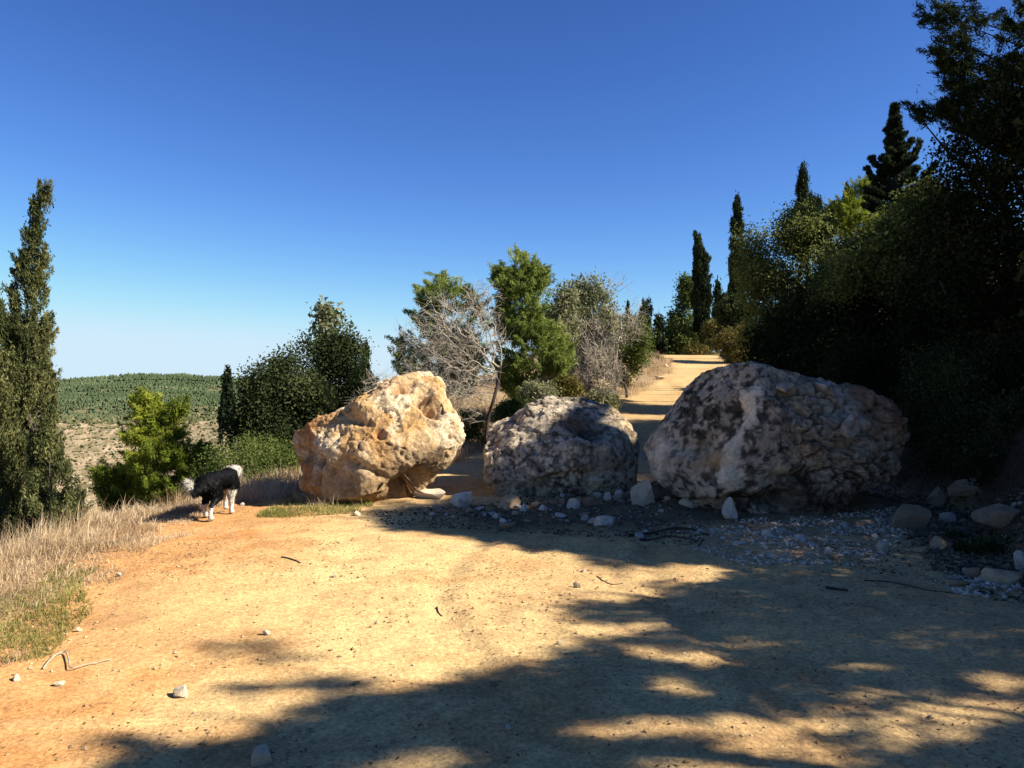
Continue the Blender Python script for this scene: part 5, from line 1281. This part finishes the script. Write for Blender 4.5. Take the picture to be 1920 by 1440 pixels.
tree('oak with a sunlit upper edge behind the largest boulder', 'oak', 17.5, [(1570, 475), (1600, 455), (1640, 432), (1680, 404), (1720, 362), (1760, 352), (1800, 380), (1830, 470), (1830, 540), (1700, 555), (1600, 560), (1545, 560), (1548, 530), (1555, 495)], L_OAKR, n=400, per=110, rc=0.17, size=0.066, base=(1690, 740), r0=0.16, gap=0.5, nlimb=40, shade=True, gs=1.5, edge=0.1)
tree('dark holm oak filling the shade under the sunlit oak, behind the largest boulder', 'oak', 19.0, [(1425, 610), (1480, 560), (1570, 510), (1640, 480), (1740, 470), (1800, 560), (1780, 760), (1600, 770), (1420, 720), (1410, 660)], L_OAKD, n=480, per=90, rc=0.2, size=0.09, base=(1590, 760), r0=0.12, gap=0.05, nlimb=26, shade=True)  # dark leaves stand for the shaded lower crowns of the sunlit oak
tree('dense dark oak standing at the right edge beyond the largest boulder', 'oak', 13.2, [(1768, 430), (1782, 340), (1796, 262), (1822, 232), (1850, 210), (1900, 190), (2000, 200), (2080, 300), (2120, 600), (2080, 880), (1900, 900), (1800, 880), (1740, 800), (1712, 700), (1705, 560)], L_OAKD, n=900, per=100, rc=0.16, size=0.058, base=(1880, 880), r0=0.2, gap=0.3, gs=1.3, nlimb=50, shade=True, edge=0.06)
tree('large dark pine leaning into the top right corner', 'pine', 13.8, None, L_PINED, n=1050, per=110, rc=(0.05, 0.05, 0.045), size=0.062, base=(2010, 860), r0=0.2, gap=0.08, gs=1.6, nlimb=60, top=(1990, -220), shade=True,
     polys=[([(1735, -10), (1760, 5), (1778, 25), (1772, 45), (1800, 48), (1860, 40), (1960, 60), (2050, 20), (2050, -150), (1950, -230), (1830, -160)], .30), ([(1765, 75), (1758, 95), (1772, 110), (1788, 140), (1800, 150), (1860, 150), (1960, 170), (2060, 150), (2060, 60), (1960, 70), (1860, 55), (1800, 60)], .30), ([(1716, 172), (1722, 182), (1742, 196), (1752, 212), (1772, 200), (1800, 218), (1850, 240), (1960, 260), (2060, 240), (2060, 170), (1900, 175), (1800, 165), (1765, 178)], .26), ([(1790, 235), (1850, 250), (1940, 290), (2040, 300), (2040, 260), (1900, 245)], .14)], bark=BARK_DARK, shoot=0.34, edge=0.08)
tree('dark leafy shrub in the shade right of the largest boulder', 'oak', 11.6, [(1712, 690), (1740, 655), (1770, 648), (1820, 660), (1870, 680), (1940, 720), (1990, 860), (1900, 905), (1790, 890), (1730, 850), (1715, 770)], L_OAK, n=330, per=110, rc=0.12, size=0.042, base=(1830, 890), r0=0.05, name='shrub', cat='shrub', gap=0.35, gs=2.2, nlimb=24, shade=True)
for (px, py, w, h, d_, lab) in ((1770, 1030, 120, 60, 8.2, 'low dark heathery scrub around the stone with the pale cap'), (1860, 1040, 150, 70, 7.6, 'dark tangled scrub above the wide tan wedge of rock'), (1880, 930, 140, 70, 10.0, 'dry dark undergrowth at the right edge above the broad brown boulder')):
    tree(lab, 'cypress', d_, [(px - w / 2, py + h * .4), (px - w * .4, py - h * .2), (px, py - h * .5), (px + w * .4, py - h * .2), (px + w / 2, py + h * .4)], L_OAK, n=90, per=40, rc=(0.07, 0.07, 0.03), size=0.04, shoot=0.1, r0=0.012, name='scrub_bush', cat='shrub', gap=0.2, gs=3, nlimb=10, depthf=.5)

for k, (px, py, w, h, d_, m_, lab) in enumerate(((1735, 860, 110, 150, 12.6, 'L_OAKD', 'dark low bush tight against the right end of the largest boulder'), (1850, 830, 170, 130, 10.4, 'L_OAK', 'dim green bush on the bank above the tilted reddish slab'),
        (1905, 740, 130, 200, 11.0, 'L_OAKD', 'dark bush at the right edge, above the dim green bush'), (1640, 720, 160, 130, 14.0, 'L_OAKD', 'dark bush right behind the crown of the largest boulder'), (1800, 720, 150, 150, 13.0, 'L_OAK', 'faintly lit leafy bush on the dark bank beside the largest boulder'),
        (1890, 890, 120, 90, 9.6, 'L_OAK', 'dim leafy bush at the right edge, low on the bank above the broad brown boulder'), (1760, 905, 90, 60, 11.2, 'L_OAK', 'small dark bush on the bank just right of the foot of the largest boulder'), (1930, 810, 110, 110, 9.8, 'L_OAK', 'dark bush cut by the right edge, between the dark bush and the dim leafy one'))):
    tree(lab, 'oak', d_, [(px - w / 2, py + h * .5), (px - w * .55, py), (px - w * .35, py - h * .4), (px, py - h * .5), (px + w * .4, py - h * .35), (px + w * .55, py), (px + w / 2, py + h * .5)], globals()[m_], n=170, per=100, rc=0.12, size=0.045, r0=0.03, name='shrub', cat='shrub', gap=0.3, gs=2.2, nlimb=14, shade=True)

# --- trees up the bank, outside the picture, whose shade lies on the clearing and the boulders
def shade_tree(label, X, Y, kind, mat, targets, n, per, rc, size, r0, seed, hmin, hmax):
    """crown clumps hang on the sun's rays through the shaded parts of the ground"""
    rr = np.random.default_rng(5000 + seed); cen = []
    for (x0, x1, y0, y1, cnt) in targets:
        gx_, gy_ = rr.uniform(x0, x1, cnt * 3), rr.uniform(y0, y1, cnt * 3)
        h = np.clip(rr.normal((X - (x0 + x1) / 2), 1.3, cnt * 3), hmin, hmax)
        p = np.stack([gx_, gy_, np.zeros_like(gx_)], 1) + S[None] * (h / math.hypot(S[0], S[1]))[:, None]
        ok = sunward_ok(p, rr, 0.0) & ~((p[:, 1] > 1) & (p[:, 0] / p[:, 1] < 0.66)) & (p[:, 2] > 1.9)
        # clumps left out so the chosen sun patches stay lit
        cen.append(p[ok][:cnt])
    cen = np.concatenate(cen)
    bz = float(Hd(X, Y)[0])
    root = thing({'oak': 'oak_tree', 'pine': 'pine_tree'}[kind], (X, Y, bz - 0.05), label, 'tree', 'shade trees on the right bank')
    axis = np.stack([np.full(len(cen), X), np.full(len(cen), Y), cen[:, 2]], 1)
    V, Q, ti = foliage('leaf' if kind == 'oak' else kind, cen, axis, rr, per, rc, size, lambda c: sunward_ok(c, rr) & ~((c[:, 1] > 1) & (c[:, 0] / c[:, 1] < 0.63)))
    trunk, limbs = trunk_parts((X, Y, bz - .15), (X, Y, cen[:, 2].max() - .2), r0, rr, cen, nlimb=46)
    limbs = [l for l in limbs if sunward_ok(l[0], rr, 0).mean() > 0.8]
    mesh_obj('trunk', *trunk, BARK, parent=root, smooth=True, loc=root.location)
    if limbs: tag(mesh_obj('limbs', *join(limbs), BARK, parent=root, smooth=True, loc=root.location), kind='stuff')
    mesh_obj('crown', V, Q, mat, parent=root, attrs={'tint': ('FACE', 'FLOAT', ti)}, loc=root.location)
shade_tree('pine beside the clearing whose shade dapples the foreground', 7.4, 2.2, 'pine', L_PINED, [(-1.8, 1.2, 2.6, 4.6, 420), (0.6, 4.0, 2.8, 4.8, 260), (-2.6, -0.2, 3.4, 5.6, 34)], 0, 70, (0.13, 0.13, 0.09), 0.085, 0.17, 1, 4.2, 9.5)
shade_tree('second pine up the bank whose shade dapples the right foreground', 8.6, 4.6, 'pine', L_PINED, [(0.6, 5.0, 4.4, 6.6, 420), (1.6, 5.0, 2.6, 4.4, 160)], 0, 65, (0.13, 0.13, 0.09), 0.085, 0.17, 2, 3.6, 8.5)
shade_tree('oak on the bank whose shade covers the largest boulder and the rubble', 8.6, 8.2, 'oak', L_OAKD, [(-1.4, 2.0, 7.2, 10.4, 420), (1.4, 5.5, 6.4, 11.0, 560), (-0.7, 1.7, 10.2, 11.8, 260)], 0, 75, 0.16, 0.076, 0.18, 3, 3.2, 9.5)
shade_tree('oak higher up the bank behind the shaded boulder', 11.5, 11.0, 'oak', L_OAKD, [(1.5, 6.5, 9.0, 14.5, 620), (-2.0, 0.6, 12.1, 14.4, 260)], 0, 70, 0.2, 0.088, 0.2, 4, 4.0, 9.5)
shade_tree('tall unseen oak added far up the bank to keep the lower oaks in shade', 15.0, 15.5, 'oak', L_OAKD, [(1.5, 7.5, 15.5, 22.5, 700)], 0, 80, 0.24, 0.10, 0.22, 5, 8.0, 14.0)  # added only to block the sun from the oaks below
for k, (dx_, lab) in enumerate((((14.2, 13.6, 17.2), 'bushy oak uphill of the dense dark oak'), ((18.2, 16.4, 20.5), 'bushy oak uphill of the big spreading oak'), ((22.4, 17.8, 22.5), 'farther bushy oak uphill of the big spreading oak'))):  # unseen sun blockers added to darken the oak crowns downhill
    d_, xa, xb = dx_; q = lambda X, z: (CX + F * X / d_, HY - F * (z - CH) / d_); zt = float(H((xa + xb) / 2, d_)) + 4.6
    tree(lab + ', unseen outside the right edge, added to shade the oaks', 'oak', d_, [q(xa, zt - 3.6), q(xa + .5, zt - 1.6), q((xa + xb) / 2 - .6, zt), q((xa + xb) / 2 + .8, zt - .3), q(xb - .4, zt - 1.6), q(xb, zt - 3.8), q((xa + xb) / 2, zt - 4.3)], L_OAKD, n=420, per=50, rc=0.22, size=0.12, r0=0.16, nlimb=20, gap=0.15, gs=1.0, shade=True, group='shade trees on the right bank')
# ------------------------------------------------------------------ grass and litter
M_dry = leaf_mat('dry_grass', (0.33, 0.22, 0.115), (0.54, 0.395, 0.23), (0.70, 0.55, 0.35), 0.4)
M_grn = leaf_mat('green_grass', (0.12, 0.13, 0.03), (0.24, 0.235, 0.06), (0.42, 0.37, 0.15), 0.35)
def blades(name, xy, h, mat, label, seed, wid=0.0035, lean=0.55, kind='stuff', tilt=None):
    rr = np.random.default_rng(seed); n = len(xy)
    z = Hd(xy[:, 0], xy[:, 1]) - 0.01; p = np.stack([xy[:, 0], xy[:, 1], z], 1)
    th = rr.uniform(0, 2 * np.pi, n); L = h * rr.uniform(0.5, 1.25, n)
    ln = lean * rr.uniform(0.1, 1.6, n)
    dr = np.stack([np.cos(th) * ln, np.sin(th) * ln, np.ones(n)], 1)
    if tilt is not None: dr = dr + np.array(tilt)
    dr = unit(dr); d2 = unit(dr + np.stack([np.cos(th) * ln * 1.2, np.sin(th) * ln * 1.2, -0.5 * rr.random(n)], 1))
    sd = np.stack([-np.sin(th + 0.6), np.cos(th + 0.6), np.zeros(n)], 1) * (wid * rr.uniform(0.6, 1.4, n))[:, None]
    m = p + dr * (L * 0.55)[:, None]; t = m + d2 * (L * 0.5)[:, None]
    V = np.stack([p - sd, p + sd, m + sd * 0.7, m - sd * 0.7, t], 1).reshape(-1, 3)
    b = (np.arange(n) * 5)[:, None]
    ti = np.clip(0.5 + 0.6 * fbm(np.concatenate([xy * 2.2, np.zeros((n, 1))], 1), 2, seed=seed) + rr.normal(0, 0.2, n), 0, 1)
    o = mesh_obj(name, V, [b + np.array([[0, 1, 2, 3]]), b + np.array([[3, 2, 4]])], mat, attrs={'tint': ('FACE', 'FLOAT', np.concatenate([ti, ti]))})
    return tag(o, label, 'grass', None, kind)
def spread(poly, n, rr, clump=0.0, cs=2.0, seed=1):
    poly = np.array(poly, float); x = rr.uniform(poly[:, 0].min(), poly[:, 0].max(), n * 6); y = rr.uniform(poly[:, 1].min(), poly[:, 1].max(), n * 6)
    ok = in_poly(x, y, poly); x, y = x[ok], y[ok]
    if clump:
        k = fbm(np.stack([x * cs, y * cs, x * 0], 1), 3, 0.6, seed=seed) > rr.uniform(-0.5, 0.5, len(x)) * (1.4 - clump) + clump * 0.12
        x, y = x[k], y[k]
    return np.stack([x, y], 1)[:n]
rr = np.random.default_rng(77)
# along the left rim: tall dry grass over the drop, short grass towards the dirt
def rim(n, a, b, y0, y1, clump, seed):
    y = rr.uniform(y0, y1, n * 4); u = rr.uniform(a, b, n * 4); x = eL(y) - u + 0.6 * fbm(np.stack([y * 0.55, y * 0, y * 0 + seed], 1), 3, 0.6, seed=5)
    k = fbm(np.stack([x * 1.6, y * 1.6, x * 0], 1), 3, 0.6, seed=seed) > rr.uniform(-0.6, 0.6, n * 4) * (1.3 - clump) + 0.1 * clump
    return np.stack([x[k], y[k]], 1)[:n]
blades('dry_grass', rim(19000, -0.1, 2.2, 4.7, 10.8, 0.65, 3), 0.145, M_dry, 'tall bleached dry grass along the left rim of the clearing', 11, 0.0034, 1.6)
blades('dry_grass', rim(9000, -0.1, 1.9, 4.8, 10.3, 0.6, 23), 0.30, M_dry, 'fallen straw tangled through the left rim grass', 22, 0.003, 2.6)
blades('dry_grass', rim(2200, 0.35, 1.8, 4.5, 9.5, 0.9, 4), 0.34, M_dry, 'long dry stalks rising from the left rim grass', 12, 0.0026, 0.35)
blades('dry_grass', rim(9000, -0.75, 0.4, 4.8, 9.8, 0.9, 5), 0.07, M_dry, 'short trodden dry grass beside the dirt on the left', 13, 0.0028, 1.2)
blades('green_grass', rim(9000, -0.45, 0.5, 4.9, 8.2, 1.15, 6), 0.06, M_grn, 'short green grass between the dry grass and the dirt', 14, 0.0028, 0.8)
gpoly = lambda pts: [tuple(gpx(*p)[:2]) for p in pts]
blades('green_grass', spread(gpoly([(490, 960), (540, 940), (620, 935), (700, 945), (690, 962), (560, 972), (480, 972)]), 5200, rr, 0.5, 3.0, 7), 0.075, M_grn, 'short olive grass at the foot of the ochre boulder', 15, 0.003, 0.9)
blades('dry_grass', spread(gpoly([(550, 930), (610, 922), (690, 940), (680, 955), (560, 955)]), 1500, rr, 0.6, 3.0, 8), 0.17, M_dry, 'dry stalks against the foot of the ochre boulder', 16, 0.003, 0.9)
# grass beyond the rim by the dog, and up the left side of the track
def shoulder(n, a, b, y0, y1, seed, clump=0.6, cs=0.9):
    y = rr.uniform(y0, y1, n * 4); u = rr.uniform(a, b, n * 4); x = eL(y) - u + 0.6 * fbm(np.stack([y * 0.55, y * 0, y * 0 + seed], 1), 3, 0.6, seed=5)
    k = fbm(np.stack([x * cs, y * cs, x * 0], 1), 3, 0.6, seed=seed) > rr.uniform(-0.6, 0.6, n * 4) * (1.3 - clump) + 0.06 * clump
    return np.stack([x[k], y[k]], 1)[:n]
blades('dry_grass', shoulder(9000, -0.1, 2.0, 10.5, 15.0, 9), 0.30, M_dry, 'dry grass at the rim between the dog and the ochre boulder', 17, 0.004, 0.6)
blades('dry_grass', shoulder(13000, -0.2, 2.6, 15.0, 22.0, 10, 0.7), 0.26, M_dry, 'dry grass on the bank under the bare tree', 18, 0.005, 1.0)
blades('dry_grass', shoulder(15000, -0.3, 5.0, 21.0, 44.0, 11, 0.8), 0.36, M_dry, 'pinkish dry grass on the bank left of the climbing track', 19, 0.006, 1.0)
blades('dry_grass', shoulder(9000, -0.3, 5.0, 44.0, 62.0, 12, 0.6), 0.45, M_dry, 'dry grass near the crest left of the track', 20, 0.012, 0.9)
y = rr.uniform(16, 55, 16000); v = rr.uniform(0.0, 3.5, 16000); xr = eR(y) + v
blades('dry_grass', np.stack([xr, y], 1), 0.42, leaf_mat('bank_grass', (0.10, 0.085, 0.035), (0.19, 0.155, 0.065), (0.30, 0.24, 0.11), 0.3), 'olive dry grass on the bank right of the climbing track', 21, 0.012, 0.6)
# leaf litter: curled bits lying on the dirt
def litter(name, xy, smin, smax, mat, label, seed):
    rr = np.random.default_rng(seed); n = len(xy); c = np.stack([xy[:, 0], xy[:, 1], Hd(xy[:, 0], xy[:, 1]) + 0.004], 1)
    th = rr.uniform(0, 6.28, n); ax = np.stack([np.cos(th), np.sin(th), rr.normal(0, .25, n)], 1)
    nr = unit(np.stack([rr.normal(0, .35, n), rr.normal(0, .35, n), np.ones(n)], 1)); s = smin + (smax - smin) * rr.random(n) ** 2
    V, Q = leaf_quads(c, ax, nr, s, s * rr.uniform(.12, .5, n))
    return tag(mesh_obj(name, V, Q, mat, attrs={'tint': ('FACE', 'FLOAT', rr.random(n))}), label, 'litter', None, 'stuff')
M_lit = tint_mat('leaf_litter', (0.05, 0.03, 0.015), (0.24, 0.14, 0.07))
xy = spread([(-4.2, 2.9), (-4.4, 10), (4.8, 10), (4.2, 2.9)], 14000, rr, 0.7, 1.3, 21)
litter('leaf_litter', xy, 0.006, 0.034, M_lit, 'brown leaf bits and pine needles scattered over the dirt', 31)
xy = spread(gpoly([(650, 965), (900, 950), (1000, 925), (1320, 960), (1700, 960), (1920, 1000), (1920, 1130), (1700, 1080), (1300, 1040), (1000, 1000), (700, 990)]), 5000, rr, 0.3, 2.0, 22)
litter('leaf_litter', xy, 0.01, 0.06, tint_mat('dark_litter', (0.02, 0.016, 0.012), (0.12, 0.085, 0.05)), 'dark dead leaves in the shaded rubble', 32)

xb, yb = rr.uniform(3.6, 9.5, 26000), rr.uniform(6.0, 14.5, 26000); ok = xb > eR(yb) - 0.5
litter('leaf_litter', np.stack([xb[ok], yb[ok]], 1), 0.015, 0.11, tint_mat('bank_litter', (0.018, 0.014, 0.010), (0.15, 0.105, 0.06)), 'dead leaves and twigs covering the dark right bank', 33)
xb, yb = rr.uniform(3.6, 9.5, 9000), rr.uniform(6.0, 14.5, 9000); ok = xb > eR(yb) - 0.1
blades('dry_grass', np.stack([xb[ok], yb[ok]], 1), 0.16, leaf_mat('shade_grass', (0.03, 0.03, 0.015), (0.08, 0.07, 0.035), (0.16, 0.13, 0.07), 0.3), 'thin dull grass on the dark right bank', 34, 0.004, 1.1)

# ------------------------------------------------------------------ sticks lying on the dirt
def stick(px, r, label, name='twig', mat=None, lift=0.0):
    pts = [gpx(*p) for p in px]; q = smooth_path(pts, max(8, 5 * len(pts)))
    q[:, 2] = Hd(q[:, 0], q[:, 1]) + r * 0.8 + lift * np.sin(np.linspace(0, np.pi, len(q)))
    V, Q, T = tube(q, r * np.linspace(1, 0.5, len(q)), 6)
    return tag(mesh_obj(name, V, [Q, T], mat or BARK, smooth=True, loc=tuple(q[0])), label, 'twig')
stick([(80, 1256), (100, 1236), (122, 1228), (129, 1242), (134, 1256), (165, 1248), (208, 1236)], 0.006, 'thin hooked twig on the sunny dirt at the left', mat=BARK_PALE, lift=0.015)
stick([(528, 1048), (545, 1051), (564, 1058)], 0.008, 'short dark stick on the sunny dirt in front of the dog')
stick([(1548, 1103), (1570, 1106), (1590, 1108)], 0.013, 'dark straight stick on the shaded dirt right of centre', mat=BARK_DARK)
stick([(1120, 1081), (1140, 1090), (1168, 1090)], 0.005, 'thin curved twig in the sun below the rubble')
stick([(845, 1028), (880, 1024), (905, 1020)], 0.004, 'fine straw coloured twig on the bright dirt, centre', mat=BARK_PALE)
stick([(820, 1138), (822, 1146), (830, 1152)], 0.006, 'tiny dark forked twig on the bright dirt, centre')
stick([(265, 1005), (290, 992), (320, 985)], 0.004, 'pale stalk lying across the edge of the dry grass', mat=BARK_PALE)
stick([(1180, 1010), (1230, 1002), (1290, 1000), (1330, 1006)], 0.016, 'dark dead branch lying along the near edge of the rubble', mat=BARK_DARK, lift=0.03)
stick([(1200, 1016), (1250, 1013), (1310, 1016)], 0.011, 'thinner dark branch in front of the dead branch at the rubble edge', mat=BARK_DARK, lift=0.02)
stick([(1620, 1090), (1680, 1094), (1740, 1108), (1790, 1116)], 0.005, 'long thin dark branch on the shaded dirt left of the white gravel patch', mat=BARK_DARK)
stick([(1222, 918), (1232, 930), (1238, 942)], 0.010, 'small dark stick leaning on the squarish pale block', mat=BARK_DARK, lift=0.05)

# low shrubs over the grassy bank left of the climbing track
for k, (px, py, d_, w, h, m_, lab) in enumerate(((1010, 745, 18.0, 70, 50, 'L_OLIVE', 'low grey green bush on the bank right of the bright green pine trunk'), (960, 770, 17.0, 60, 45, 'L_OAKG', 'small leafy bush behind the left edge of the middle boulder'),
        (1060, 725, 24.0, 60, 36, 'L_BANK', 'tawny tuft like bush on the bank above the middle boulder'), (1150, 715, 34.0, 60, 34, 'L_BANK', 'pinkish tawny bush at the bend left of the track'), (1200, 688, 44.0, 40, 22, 'L_OLIVE', 'grey tussock at the left edge of the track near the crest'),
        (880, 800, 16.4, 70, 60, 'L_OAKG', 'dim green bush behind the dark leaning trunk'), (1130, 748, 24.5, 46, 26, 'L_OLIVE', 'small grey bush beside the track above the middle boulder'))):
    tree(lab, 'oak', d_, [(px - w / 2, py + h * .5), (px - w * .5, py), (px - w * .3, py - h * .4), (px, py - h * .5), (px + w * .35, py - h * .35), (px + w * .5, py), (px + w / 2, py + h * .5)], globals()[m_], n=70, per=90, rc=0.07 * d_ / 18, size=0.045 * d_ / 18, r0=0.02, name='shrub', cat='shrub', gap=0.35, gs=2.5, nlimb=9)
